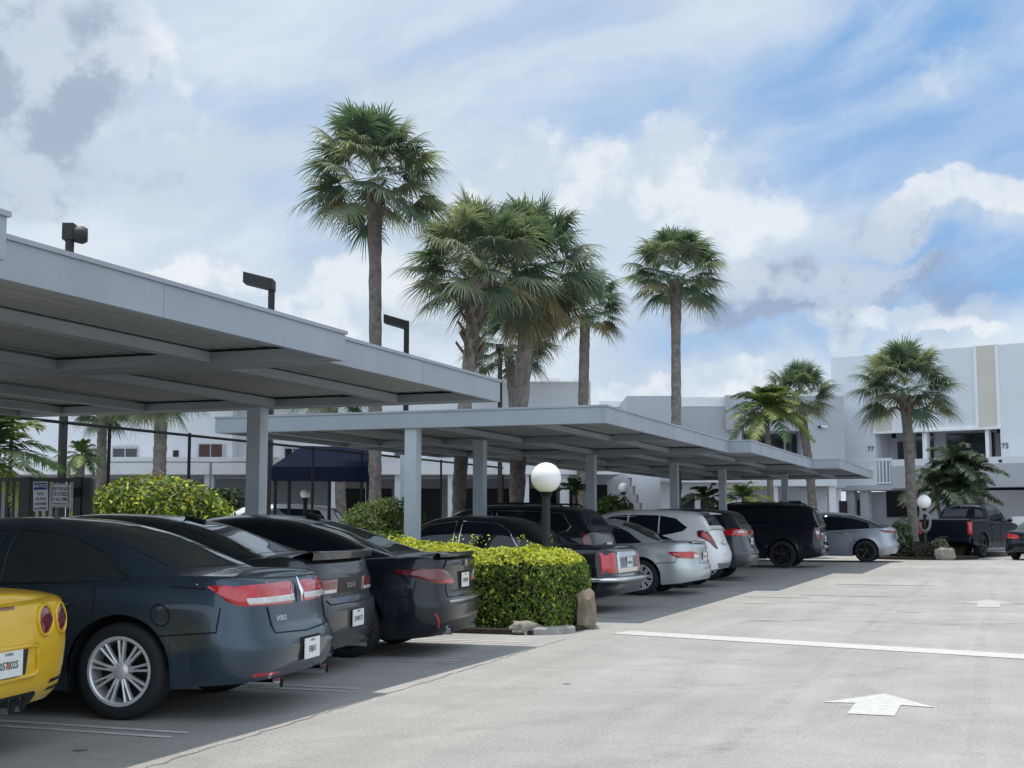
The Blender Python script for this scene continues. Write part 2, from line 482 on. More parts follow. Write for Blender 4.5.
        return (x+off*nx/l, sg*(y+off*ny/l), z)
    def cap_patch(s, mb, poly, sg=1, off=.008, edge=-.004, mi=0, nc=14, nr=6):
        rows=[]; sc_=s.scan(poly,nc,nr)
        for i,col in enumerate(sc_):
            r=[]
            for j,(d,z) in enumerate(col):
                o=edge if (i in(0,len(sc_)-1) or j in(0,len(col)-1)) else off
                r.append(s.cap_pt(sg*d if d>=0 else sg*d,z,o))
            rows.append(r)
        mb.grid(rows,mi,flip=(sg>0))
    def cap_line(s, pts, off=.003, n=8):
        out=[]
        for (d0,z0),(d1,z1) in zip(pts,pts[1:]):
            for k in range(n): out.append(s.cap_pt(d0+(d1-d0)*k/n,z0+(z1-z0)*k/n,off))
        out.append(s.cap_pt(*pts[-1],off)); return out
    def cap_text(s, mb, txt, d0, z0, size, off=.008, mi=0, bold=0):
        vs,fs=text_mesh(txt,size,bold)
        mb.add([s.cap_pt(d0-u,z0+v,off) for u,v,_ in vs],fs,mi)
    def bodyline(s, pts, sg, off=.002):
        out=[]
        for (x0,z0),(x1,z1) in zip(pts,pts[1:]):
            for k in range(8):
                x=x0+(x1-x0)*k/8; z=z0+(z1-z0)*k/8; out.append((x,sg*(s.w(z,x)+off),z))
        x,z=pts[-1]; out.append((x,sg*(s.w(z,x)+off),z)); return out

def plate(parent, c, z, d0=0.0, txt='', size=.062, off=.02, frame=None, tilt=0):
    """a number plate on the tail with its lettering"""
    p=c.cap_pt(d0,z,off)
    m=MB(); m.box(-.004,.004,-.152,.152,-.076,.076)
    o=m.build('number_plate',M['plate'],parent); o.location=p; o.rotation_euler=(0,tilt,0)
    if frame:
        f=MB()
        for a in ((-.165,-.15,-.09,.09),(.15,.165,-.09,.09),(-.15,.15,-.09,-.074),(-.15,.15,.074,.09)): f.box(-.008,.008,a[0],a[1],a[2],a[3])
        f.build('plate_frame',frame,o)
    t=MB(); vs,fs=text_mesh(txt,size,.0015)
    t.add([(-.0055,-u,v-.008) for u,v,_ in vs],fs,0)
    vs,fs=text_mesh('FLORIDA',.022,.0005); t.add([(-.0055,-u,v+.058) for u,v,_ in vs],fs,0)
    # the little orange in the middle of the plate
    n=14; t.add([(-.0052,0,-.008)]+[(-.0052,.02*math.cos(2*PI*k/n),-.008+.024*math.sin(2*PI*k/n)) for k in range(n)],[(0,1+k,1+(k+1)%n) for k in range(n)],1)
    t.build('lettering',[M['plate_ink'],M['plate_orange']],o)
    return o

def build_car(name, label, cat, loc, rz, c, paintm, windows, glass, rear_glass, lamps, rim, rimmat=None,
              trimm=None, plate_at=None, plate_txt='', gaps=True, handles=(), mirror=True, clad=None, doors=(), scale=1.0,
              wind=None, group='parked cars', trunk=None, extra=None, roof_mat=None, exhaust=(), badge=None):
    P=c.P
    root=empty(name,loc,rz,label,cat,group); root.scale=(scale,)*3
    b=MB(); c.body_mesh(b,0,clad,1)
    c.green_mesh(b,2 if roof_mat else 0)
    body=b.build('body',[paintm,M['trim'],roof_mat or paintm],root,smooth=32,recalc=True)
    u=MB(); yw=P['W']/2-.30
    u.box(P['ro']-.35,P['L']-.5,-yw,yw,P['sill']+.03,P['r']*2+.1)
    u.box(c.xw[0]+c.R+.02,c.xw[1]-c.R-.02,-P['W']/2+.09,P['W']/2-.09,P['sill']-.005,P['sill']+.2)
    for xw in c.xw:   # dark wheel housings
        for sg in (1,-1):
            rows=[]
            for k in range(13):
                a=PI*k/12; rows.append([(xw+(c.R+.01)*math.cos(a),sg*yy,P['r']+(c.R+.01)*math.sin(a)) for yy in (yw-.02,P['W']/2-.05)])
            u.grid(rows)
    u.build('underbody',M['under'],root)
    for sg in (1,-1):
        for poly in windows:
            g=MB(); c.side_patch(g,poly,sg); so=g.build('side_window',glass,root,smooth=60)
            if trimm:
                t=MB(); t.tube(c.side_line(poly,sg),.008,6); t.build('window_trim',trimm,so)
    if rear_glass:
        g=MB(); c.top_patch(g,*rear_glass); g.build('rear_window',glass,root,smooth=60)
    if wind:
        g=MB(); c.top_patch(g,*wind); g.build('windscreen',glass,root,smooth=60)
    for sg in (1,-1):
        first=None
        for poly,mname in lamps:
            g=MB(); c.cap_patch(g,poly,sg,off=.014 if first is None else .018, edge=-.004 if first is None else .010)
            o=g.build('tail_lamp' if first is None else 'lamp_lens',M[mname],first or root,smooth=60)
            first=first or o
        for xw in c.xw: wheel_objs(root,xw,sg*(P['W']/2-.018),P['r'],P['tw'],rim,rimmat or M['alloy'])
        for hx,hz in handles:
            h=MB(); y=c.w(hz,hx)
            h.tube([(hx-.11,sg*(y+.005),hz),(hx-.09,sg*(y+.035),hz),(hx+.09,sg*(y+.035),hz),(hx+.11,sg*(y+.005),hz)],.013,8)
            h.build('door_handle',trimm or paintm,root,smooth=50)
        if mirror:
            mx=P.get('mx',P['roof'][-1][0]-.55); mz=c.gz(mx)+.09
            q=MB(); sphere(q,(0,0,0),.1,16,10,sz=.72)
            q.v=[(x*.75,y*1.05,z) for x,y,z in q.v]
            q.tube([(0,-sg*.22,-.05),(0,0,-.02)],.02,6)
            q.build('side_mirror',paintm,root,smooth=60).location=(mx,sg*(c.f_gw(mx)+.16),mz)
    if gaps:
        g=MB()
        for sg in (1,-1):
            for x in doors:
                zb=P['sill']+.06; zt=c.f_top(x)-.03
                if abs(x-c.xw[0])<c.R+.12: zb=P['r']+math.sqrt(max(0,(c.R+.03)**2-(x-c.xw[0])**2))+.02
                g.tube(c.bodyline([(x,zb),(x-.01,(zb+zt)/2),(x,zt)],sg,off=.001),.0055,5)
            if doors:
                zb=P['sill']+.06; g.tube(c.bodyline([(min(doors)+.3,zb),(max(doors),zb)],sg,off=.0005),.004,5)
        if trunk:
            for ln in trunk:
                g.tube(c.cap_line(ln,off=.001),.006,5); g.tube(c.cap_line([(-a,z) for a,z in ln],off=.001),.006,5)
        if g.v: g.build('panel_seam',M['gap'],root)
    if plate_at is not None: plate(root,c,plate_at,txt=plate_txt)
    for ex in exhaust:
        e=MB(); e.tube([(ex[0]+.05,0,0),(ex[0]+.3,0,0)],ex[3] if len(ex)>3 else .04,14,caps=False); e.tube([(ex[0]+.08,0,0),(ex[0]+.081,0,0)],(ex[3] if len(ex)>3 else .04)*.95,14,1)
        e.build('exhaust_pipe',[M['chrome'],M['under']],root,smooth=40).location=(0,ex[1],ex[2])
    if extra: extra(root,c)
    return root
P_linc=paint('steel_blue_paint',(.034,.057,.082),.55,.30); P_dodge=paint('graphite_paint',(.040,.046,.052),.6,.34)
P_bmw=paint('blue_black_paint',(.005,.008,.013),.1,.28,.5); P_black=paint('black_paint',(.004,.007,.013),.1,.25)  # P_black: bluish lift of the haze put into its base colour
P_black2=paint('black_paint_hazed',(.005,.008,.014),.0,.30)  # haze tint put into this black as well
P_lexus=paint('silver_green_paint',(.50,.54,.54),.55,.36); P_white=paint('white_car_paint',(.80,.81,.83),0,.35)
P_truck=mat('black_truck_paint',(.004,.007,.012),.35,0,.12,spec=.18)  # bluish haze lift put into the truck's black
P_mkx=paint('dark_grey_paint',(.05,.056,.065),.6,.34); P_tesla=paint('silver_paint',(.33,.36,.41),.7,.34)
P_yel=paint('yellow_paint',(.72,.45,.016),0,.3); P_whitev=paint('white_van_paint',(.66,.67,.68),0,.4)
SPLIT=dict(n=10,sw=.075,rim=.70); MULTI=dict(n=9,sw=.055,pair=.12,rim=.69); FIVE=dict(n=5,sw=.11,rim=.70)

SEDWIN=[[(1.16,.06),(1.10,.22),(1.34,.66),(1.62,.80),(2.12,.82),(2.12,.05)],[(2.21,.05),(2.21,.82),(2.72,.80),(3.12,.62),(3.46,.28),(3.52,.05)]]
def spoiler(L,z0,z1,x0,x1,half,m):
    def f(root,c):
        b=MB(); rows=[]
        for i in range(13):
            u=-1+2*i/12; y=half*u; q=.08*abs(u)**3
            rows.append([(x0+q,y,z0),(x0-.01+q,y,z1-.015),(x0+.02+q,y,z1),(x1,y,z0+.4*(z1-z0)),(x1,y,z0)])
        b.grid(rows); b.build('spoiler',m,root,smooth=40,recalc=True)
    return f

# ---- steel blue sedan
c=Car(L=4.83,W=1.83,r=.345,tw=.225,sill=.19,xs0=.55,zlev=[.58,.63,.66],
   rear=[(.2,.20),(.26,.10),(.36,.02),(.5,.0),(.56,.012),(.60,.045),(.66,.075),(.80,.10),(.92,.12),(1.0,.15)],
   top=[(0,.985),(.22,1.015),(.6,1.02),(1.1,.985),(2.2,.945),(3.5,.93),(4.3,.86),(4.83,.70)],rs=.045,nr=3.6,
   bot=[(0,.285),(.35,.262),(.8,.235),(1.6,.20),(4.0,.19),(4.5,.2),(4.83,.24)],
   roof=[(.70,1.01),(.95,1.13),(1.4,1.325),(1.85,1.42),(2.25,1.44),(2.65,1.42),(3.05,1.31),(3.45,1.12),(3.75,.93)],
   gw=[(.5,.66),(.8,.76),(1.2,.815),(1.9,.83),(2.8,.835),(3.3,.80),(3.8,.68)])
def linc_extra(root,c):
    e=MB(); e.tube([c.cap_pt(0,.80,.02),c.cap_pt(0,.88,.03),c.cap_pt(0,.985,.02)],[.006,.022,.006],10)
    e.build('emblem',M['chrome'],root,smooth=60)
    t=MB(); c.cap_text(t,'HYBRID',.37,.70,.05,.004,bold=.0015); t.build('badge_lettering',M['badge'],root)
    for sg in (1,-1):
        g=MB(); c.cap_patch(g,[(.42,.30),(.42,.325),(.76,.335),(.76,.305)],sg,.004); g.build('bumper_reflector',M['red_lens'],root)
        b=MB(); b.tube(c.side_line([(1.02,.0),(3.5,.0)],sg,.004,False),.011,6); b.build('belt_moulding',M['chrome'],root,smooth=50)
    r=MB(); c.cap_patch(r,[(-.21,.375),(-.21,.545),(.21,.545),(.21,.375)],1,.003,.0); r.build('plate_recess_shade',M['gap'],root)  # flat dark patch round the plate, recess shade put into its colour
    # rear seat head rests and shelf seen dimly are behind tinted glass
    b=MB()
    for sg in (1,-1): b.tube([c.cap_pt(sg*.5,.965,.004),c.cap_pt(sg*1.1,.962,.004)],.004,5)
    b.build('lamp_surround',M['chrome'],root)
build_car('parked_car','steel blue sedan with wide red and white tail lamps, nearest whole car','sedan',(-4.97,9.02,0),PI+rad(8),c,P_linc,
   SEDWIN,M['glass_pale'],(.80,1.55,.86,.80),[([(.075,.79),(.075,.965),(1.04,.955),(.86,.80)],'red_lens'),([(.10,.815),(.10,.866),(.80,.866),(.77,.815)],'white_lens')],
   dict(n=9,sw=.030,pair=.105,rim=.70),M['alloy'],trimm=M['trim'],plate_at=.455,plate_txt='EBJ S1',handles=((1.62,.815),(2.72,.80)),doors=(1.32,2.2,3.45),
   wind=(3.0,3.66,.84,.84),trunk=[[(.56,.79),(.53,.605),(0,.585)],[(1.46,.60),(1.02,.63),(.96,.80)],[(1.42+.07*math.cos(2*PI*k/16),.745+.075*math.sin(2*PI*k/16)) for k in range(17)],[(1.05,.93),(1.30,.945)]],exhaust=((-.01,.47,.245,.036),(-.01,-.47,.245,.036)),extra=linc_extra)

# ---- graphite sedan with spoiler
c=Car(L=5.04,W=1.9,r=.36,tw=.24,xs0=.5,nr=4,zlev=[.66,.70,.9],
   rear=[(.2,.16),(.28,.06),(.4,.0),(.64,.0),(.68,.03),(.72,.07),(.90,.06),(.96,.09),(1.06,.10)],
   top=[(0,1.05),(.4,1.09),(1.0,1.04),(2.4,.985),(3.4,.96),(4.4,.88),(5.04,.72)],ro=1.08,wb=3.05,bot=[(0,.24),(.5,.2),(.8,.19),(4.3,.19),(5.04,.24)],
   roof=[(.62,1.08),(.95,1.18),(1.5,1.37),(2.0,1.46),(2.45,1.475),(2.9,1.44),(3.3,1.31),(3.7,1.11),(3.95,.96)],
   gw=[(.5,.68),(.9,.78),(1.4,.83),(2.2,.85),(3.0,.84),(3.5,.80),(4.0,.7)])
def dodge_extra(root,c):
    spoiler(5,1.06,1.135,.05,.32,.82,P_dodge)(root,c)
    t=MB(); c.cap_text(t,'DODGE',.0,.81,.065,.012,bold=.001); t.build('badge_lettering',M['badge'],root)
    g=MB(); c.cap_patch(g,[(-.96,.715),(-.98,.90),(.98,.90),(.96,.715)],1,.004,-.004,nc=30); g.build('lamp_panel',M['trim'],root,smooth=60)
    r=MB(); c.cap_patch(r,[(-.24,.41),(-.24,.6),(.24,.6),(.24,.41)],1,.003,0); r.build('plate_recess_shade',M['trim'],root)  # no hollow here: the recess shade is the patch's dark colour
    for sg in (1,-1):
        g=MB(); c.cap_patch(g,[(.55,.36),(.55,.38),(.82,.385),(.82,.365)],sg,.004); g.build('bumper_reflector',M['dark_red_lens'],root)
    f=MB(); f.tube([(1.55,0,1.39),(1.75,0,1.44),(1.76,0,1.49)],[.03,.02,.006],6); f.build('roof_aerial',M['trim'],root)
build_car('parked_car','graphite grey sedan with black boot spoiler and dark tail lamp band','sedan',(-5.72,11.25,0),PI+rad(8),c,P_dodge,
   [[(1.22,.08),(1.2,.3),(1.55,.7),(1.85,.8),(2.3,.82),(2.3,.05)],[(2.4,.05),(2.4,.82),(2.95,.8),(3.35,.6),(3.66,.26),(3.72,.05)]],M['glass_car'],(.74,1.62,.86,.8),
   [([(.30,.735),(.30,.885),(.97,.885),(.93,.735)],'dark_red_lens'),([(.36,.752),(.36,.79),(.85,.79),(.83,.752)],'white_lens')],FIVE,M['alloy_dark'],
   plate_at=.51,plate_txt='QHL K71',handles=((1.8,.86),(2.95,.84)),doors=(1.5,2.35,3.6),wind=(3.2,3.86,.84,.84),trunk=[[(1.38,.63),(1.04,.66),(.98,.735)],[(.62,.70),(.60,.66),(0,.655)]],exhaust=((0,.5,.24,.045),(0,-.5,.24,.045)),extra=dodge_extra)

# ---- blue black executive sedan
c=Car(L=4.95,W=1.87,r=.34,tw=.25,xs0=.52,nr=3.6,zlev=[.56,.60,.66],ro=1.06,wb=2.97,bot=[(0,.23),(.5,.2),(.8,.19),(4.3,.19),(4.95,.24)],
   rear=[(.2,.16),(.28,.06),(.4,.0),(.56,.0),(.60,.03),(.66,.055),(.86,.06),(.95,.045),(1.02,.06)],
   top=[(0,1.02),(.3,1.04),(1.0,1.01),(2.3,.96),(3.4,.94),(4.3,.86),(4.95,.70)],
   roof=[(.62,1.04),(.95,1.16),(1.5,1.36),(1.95,1.45),(2.4,1.475),(2.85,1.44),(3.25,1.31),(3.65,1.11),(3.92,.94)],
   gw=[(.5,.66),(.9,.77),(1.4,.82),(2.2,.835),(3.0,.83),(3.5,.79),(4.0,.68)])
def bmw_extra(root,c):
    spoiler(5,1.03,1.075,.045,.2,.72,P_bmw)(root,c)
    e=MB(); n=20; p=c.cap_pt(0,.955,.012)
    e.tube([(p[0],0,.955),(p[0]-.008,0,.955)],.042,20); e.build('emblem',M['badge'],root)
    for sg in (1,-1):
        g=MB(); c.cap_patch(g,[(.76,.30),(.74,.31),(.84,.47),(.86,.46)],sg,.004); g.build('bumper_reflector',M['red_lens'],root)
    d=MB(); c.cap_patch(d,[(-.62,.22),(-.55,.38),(.55,.38),(.62,.22)],1,.004,0,nc=20); d.build('diffuser',M['trim'],root)
    r=MB(); c.cap_patch(r,[(-.24,.68),(-.26,.87),(.26,.87),(.24,.68)],1,.003,0); r.build('plate_recess_shade',M['gap'],root)  # dark patch on the skin, painted as the shade of a recess
    s=MB(); s.tube(c.cap_line([(-.62,.575),(.62,.575)],.004,24),.012,6); s.build('bumper_strip',M['badge'],root,smooth=60)
    f=MB(); f.tube([(1.72,0,1.42),(1.86,0,1.47),(1.9,0,1.50)],[.05,.035,.01],6); f.build('roof_aerial',M['trim'],root)
build_car('parked_car','blue black saloon with angular red lamps beside the clipped hedge','sedan',(-5.46,13.4,0),PI+rad(8),c,P_bmw,
   [[(1.2,.08),(1.12,.22),(1.5,.68),(1.8,.8),(2.28,.82),(2.28,.05)],[(2.38,.05),(2.38,.82),(2.9,.8),(3.3,.6),(3.62,.26),(3.68,.05)]],M['glass_car'],(.74,1.62,.86,.8),
   [([(.36,.745),(.36,.80),(.62,.90),(.80,.925),(1.25,.90),(1.18,.86),(.90,.80),(.86,.76)],'dark_red_lens'),([(.40,.755),(.40,.785),(.70,.80),(.70,.765)],'red_lens')],MULTI,M['alloy_dark'],
   plate_at=.775,plate_txt='PRV F48',handles=((1.75,.84),(2.9,.82)),doors=(1.45,2.33,3.55),wind=(3.15,3.82,.84,.84),trunk=[[(1.36,.62),(1.05,.64),(1.0,.80)],[(.66,.92),(.60,1.0),(0,1.01)],[(.62,.745),(.60,.62),(0,.61)]],exhaust=((.0,.52,.27,.045),(.0,-.52,.27,.045)),extra=bmw_extra)

# ---- long black limousine style sedan
c=Car(L=5.4,W=1.99,r=.35,tw=.225,xs0=.5,nr=4.5,zlev=[.44,.48,.57,.60],ro=1.25,wb=2.99,flare=.0,
   rear=[(.22,.12),(.3,.05),(.44,.02),(.47,-.02),(.56,-.02),(.59,.06),(.9,.09),(.98,.12)],
   top=[(0,.98),(.3,1.0),(1.2,.99),(2.5,.96),(3.7,.94),(4.8,.87),(5.4,.74)],
   roof=[(1.02,1.0),(1.3,1.14),(1.7,1.36),(2.05,1.455),(2.6,1.485),(3.1,1.45),(3.45,1.33),(3.8,1.12),(4.05,.95)],tum=.34,gn=4.5,
   gw=[(.9,.74),(1.3,.82),(1.9,.85),(3.2,.85),(3.7,.82),(4.1,.74)])
def town_extra(root,c):
    s=MB(); s.tube(c.cap_line([(-1.5,.515),(1.5,.515)],.012,60),.038,8); s.build('bumper_strip',M['chrome'],root,smooth=60)
    g=MB(); c.cap_patch(g,[(-.60,.60),(-.60,.93),(.60,.93),(.60,.60)],1,.01,-.002,nc=20); g.build('boot_panel',M['chrome'],root,smooth=60)
build_car('parked_car','long black sedan with upright red corner lamps and chrome bumper strip','sedan',(-5.45,20.2,0),PI,c,P_black,
   [[(1.62,.08),(1.78,.62),(2.0,.8),(2.62,.83),(2.62,.05)],[(2.72,.05),(2.72,.83),(3.2,.8),(3.5,.6),(3.82,.22),(3.86,.05)]],M['glass_car'],(1.12,1.8,.86,.84),
   [([(.64,.60),(.64,.92),(1.0,.92),(1.0,.60)],'red_lens')],FIVE,M['alloy'],trimm=M['chrome'],plate_at=.76,plate_txt='NEK D02',
   handles=((2.25,.84),(3.25,.82)),doors=(1.75,2.67,3.75),wind=(3.4,3.98,.84,.84),extra=town_extra)

def suv(**k):
    D=dict(L=4.6,W=1.84,H=1.69,r=.355,tw=.23,ro=.98,wb=2.66,xs0=.5,nr=3.6,sill=.26,tum=.27,gn=5.0,
      rear=[(.28,.12),(.36,.03),(.5,.0),(.68,.0),(.74,.05),(.9,.10),(1.1,.14),(1.26,.20)],
      front=[(.28,.08),(.45,.0),(.7,.02),(.95,.2)],
      side=[(.2,.95),(.35,.985),(.6,1.0),(.8,.99),(1.0,.965),(1.25,.91)],
      top=[(0,1.24),(.5,1.20),(1.2,1.10),(2.6,1.04),(3.4,1.03),(4.1,.98),(4.6,.84)],
      bot=[(0,.34),(.5,.28),(.8,.26),(3.9,.26),(4.3,.28),(4.6,.32)],
      roof=[(.21,1.22),(.30,1.36),(.42,1.53),(.52,1.60),(.9,1.655),(1.6,1.685),(2.2,1.68),(2.7,1.60),(3.15,1.36),(3.55,1.08),(3.7,1.0)],
      gw=[(.1,.78),(.5,.81),(1.2,.83),(2.6,.835),(3.1,.80),(3.8,.70)])
    D.update(k); return Car(**D)
SUVWIN=[[(.62,.12),(.56,.3),(.72,.76),(1.05,.80),(1.05,.08)],[(1.12,.07),(1.12,.80),(1.98,.83),(1.98,.05)],[(2.07,.05),(2.07,.83),(2.45,.82),(2.85,.6),(3.3,.2),(3.36,.05)]]
def rails(y,z):
    def f(root,c):
        for sg in (1,-1):
            m=MB(); m.tube([(.75,sg*y,z-.03),(.85,sg*y,z+.03),(1.6,sg*y,z+.045),(2.4,sg*y,z+.02),(2.5,sg*y,z-.05)],.018,6); m.build('roof_rail',M['trim'],root,smooth=60)
    return f
# ---- black SUV behind the long sedan
c=suv(W=1.83)
build_car('parked_car','black sport utility with chrome window line, behind the long black sedan','suv',(-6.5,22.8,0),PI,c,P_black2,SUVWIN,M['glass_car'],(.26,.48,.8,.78),
   [([(.74,.90),(.74,1.16),(.90,1.2),(.92,.92)],'dark_red_lens')],FIVE,trimm=M['chrome'],plate_at=.94,plate_txt='GTB R15',handles=((1.55,.98),(2.5,.96)),doors=(1.1,2.02,3.2),wind=(2.75,3.45,.84,.84),
   extra=rails(.60,1.665))

# ---- silver sedan
c=Car(L=4.87,W=1.82,r=.335,tw=.22,xs0=.58,nr=2.9,zlev=[.54,.58,.62],
   rear=[(.18,.14),(.26,.05),(.38,.0),(.52,.0),(.58,.03),(.64,.065),(.82,.08),(.9,.075),(.98,.11)],
   top=[(0,.96),(.25,.99),(.9,.985),(2.2,.935),(3.5,.92),(4.3,.85),(4.87,.70)],
   roof=[(.72,.99),(1.0,1.10),(1.45,1.32),(1.9,1.425),(2.3,1.445),(2.7,1.42),(3.1,1.31),(3.5,1.11),(3.78,.92)])
def lex_extra(root,c):
    spoiler(5,.975,1.01,.10,.24,.6,P_lexus)(root,c)
    r=MB(); c.cap_patch(r,[(-.25,.64),(-.28,.80),(.28,.80),(.25,.64)],1,.003,0); r.build('plate_recess_shade',M['gray_metal'],root)  # greyer patch, recess shade put into the colour
build_car('parked_car','silver sedan with slim red and clear tail lamps beside the long black sedan','sedan',(-5.35,25.3,0),PI,c,P_lexus,SEDWIN,M['glass_car'],(.82,1.55,.86,.8),
   [([(.36,.67),(.36,.79),(.62,.83),(1.18,.82),(1.02,.70)],'red_lens'),([(.40,.69),(.40,.76),(.62,.78),(.62,.69)],'white_lens'),([(.70,.70),(.70,.735),(.98,.735),(.96,.705)],'amber_lens')],MULTI,plate_at=.72,plate_txt='HUX 4C7',
   handles=((1.7,.81),(2.8,.79)),doors=(1.35,2.17,3.45),wind=(3.05,3.68,.84,.84),trunk=[[(.40,.67),(.40,.60),(0,.585)],[(1.42,.60),(1.05,.62),(1.0,.70)]],extra=lex_extra)

# ---- white crossover
c=suv(L=4.4,W=1.8,ro=.86,wb=2.62,r=.34,roof=[(.22,1.22),(.30,1.34),(.38,1.48),(.44,1.535),(.8,1.59),(1.5,1.63),(2.1,1.625),(2.6,1.54),(3.05,1.32),(3.45,1.06),(3.6,.98)],
   top=[(0,1.22),(.5,1.17),(1.2,1.06),(2.6,1.0),(3.3,1.0),(3.9,.96),(4.4,.82)],bot=[(0,.40),(.5,.30),(.8,.26),(3.7,.26),(4.1,.28),(4.4,.32)],
   rear=[(.28,.2),(.4,.08),(.55,.01),(.7,.0),(.8,.04),(.95,.12),(1.1,.17),(1.25,.22)])
def wx(root,c):
    s=MB()
    rows=[]
    for i in range(13):
        u=-1+2*i/12; y=.60*u; q=.06*abs(u)**3
        rows.append([(.30+q,y,1.535),(.20+q,y,1.53),(.20+q,y,1.545),(.48,y,1.585)])
    s.grid(rows); s.build('spoiler',P_white,root,smooth=40)
    g=MB(); c.cap_patch(g,[(-.55,.40),(-.7,.52),(.7,.52),(.55,.40)],1,.006,-.004,nc=20); g.build('bumper_panel',M['gray_metal'],root,smooth=60)
build_car('parked_car','white crossover with boomerang tail lamps and dark side glass','crossover',(-5.5,28.1,0),PI,c,P_white,
   [[(.78,.16),(.70,.3),(.95,.7),(1.3,.80),(1.3,.08)],[(1.33,.08),(1.33,.80),(1.98,.83),(1.98,.06)],[(2.02,.06),(2.02,.83),(2.4,.82),(2.8,.6),(3.2,.2),(3.26,.05)]],M['glass_car'],(.27,.42,.8,.78),
   [([(.60,.80),(.62,1.0),(.74,1.21),(.98,1.19),(1.02,1.06),(.86,.98),(.72,.80)],'dark_red_lens'),([(.68,.96),(.80,1.12),(.95,1.12),(.85,1.0)],'red_lens')],FIVE,plate_at=.90,plate_txt='ZK 38 TL',handles=((1.65,.93),(2.5,.92)),doors=(1.2,2.0,3.1),wind=(2.7,3.35,.84,.84),extra=wx)

# ---- dark grey SUV
c=suv(L=4.74,W=1.92,ro=.97,wb=2.82,r=.37,xs0=.52)
def mkx(root,c):
    g=MB(); c.cap_patch(g,[(-.5,1.04),(-.5,1.17),(.5,1.17),(.5,1.04)],1,.012,-.004,nc=20); g.build('light_bar',M['red_lens'],root,smooth=60)
    b=MB(); b.tube(c.cap_line([(-.9,.63),(.9,.63)],.004,24),.012,6); b.build('bumper_strip',M['gray_metal'],root)
build_car('parked_car','dark grey sport utility with full width red tail lamp band','suv',(-5.6,32.0,0),PI,c,P_mkx,SUVWIN,M['glass_car'],(.26,.48,.8,.78),
   [([(.52,1.02),(.52,1.19),(.9,1.21),(1.3,1.14),(1.2,1.03)],'red_lens'),([(.55,1.10),(.55,1.16),(.85,1.16),(.85,1.10)],'white_lens')],SPLIT,plate_at=.90,plate_txt='JR4 7UD',handles=((1.6,.98),(2.6,.96)),doors=(1.12,2.02,3.3),
   wind=(2.75,3.45,.84,.84),exhaust=((.02,.55,.36,.05),(.02,-.55,.36,.05)),extra=mkx)

# ---- big black SUV
c=suv(L=5.3,W=2.03,ro=1.2,wb=3.0,r=.40,tw=.27,tum=.22,sill=.30,nr=4.5,xs0=.4,
   rear=[(.3,.10),(.4,.02),(.5,.0),(.7,.0),(.74,.07),(1.0,.09),(1.25,.12)],
   top=[(0,1.24),(.6,1.22),(1.5,1.20),(3.2,1.18),(4.2,1.14),(4.9,1.08),(5.3,.95)],
   roof=[(.13,1.22),(.2,1.42),(.30,1.70),(.40,1.81),(.8,1.88),(1.8,1.915),(2.8,1.90),(3.3,1.80),(3.7,1.52),(4.05,1.22),(4.2,1.12)],
   gw=[(.1,.90),(.5,.92),(1.2,.93),(3.0,.935),(3.6,.90),(4.3,.80)])
def bsv(root,c):
    for sg in (1,-1):
        m=MB(); m.tube([(.7,sg*.72,1.86),(.8,sg*.72,1.91),(2.6,sg*.72,1.925),(2.9,sg*.72,1.87)],.022,6); m.build('roof_rail',M['trim'],root,smooth=60)
    b=MB(); b.tube(c.cap_line([(-.8,.62),(.8,.62)],.02,20),.05,8); b.build('bumper_step',M['chrome'],root,smooth=60)
    b=MB(); b.tube(c.cap_line([(-.45,1.0),(.45,1.0)],.01,20),.03,6); b.build('tailgate_strip',M['chrome'],root,smooth=60)
build_car('parked_car','large all black sport utility with roof rails beside the silver hatchback','suv',(-4.95,40.6,0),PI,c,P_black,
   [[(.55,.1),(.62,.74),(1.5,.82),(1.5,.06)],[(1.6,.06),(1.6,.82),(2.35,.83),(2.35,.05)],[(2.45,.05),(2.45,.83),(2.95,.82),(3.35,.58),(3.75,.2),(3.8,.05)]],M['glass_car'],(.17,.38,.84,.8),
   [([(.80,.80),(.80,1.20),(.99,1.21),(.99,.80)],'dark_red_lens'),([(.82,.98),(.82,1.10),(.97,1.10),(.97,.98)],'white_lens')],FIVE,M['alloy_dark'],plate_at=.84,plate_txt='LB7 V20',handles=((2.0,1.12),(2.9,1.10)),doors=(1.55,2.4,3.6),wind=(3.35,3.95,.84,.84),extra=bsv)

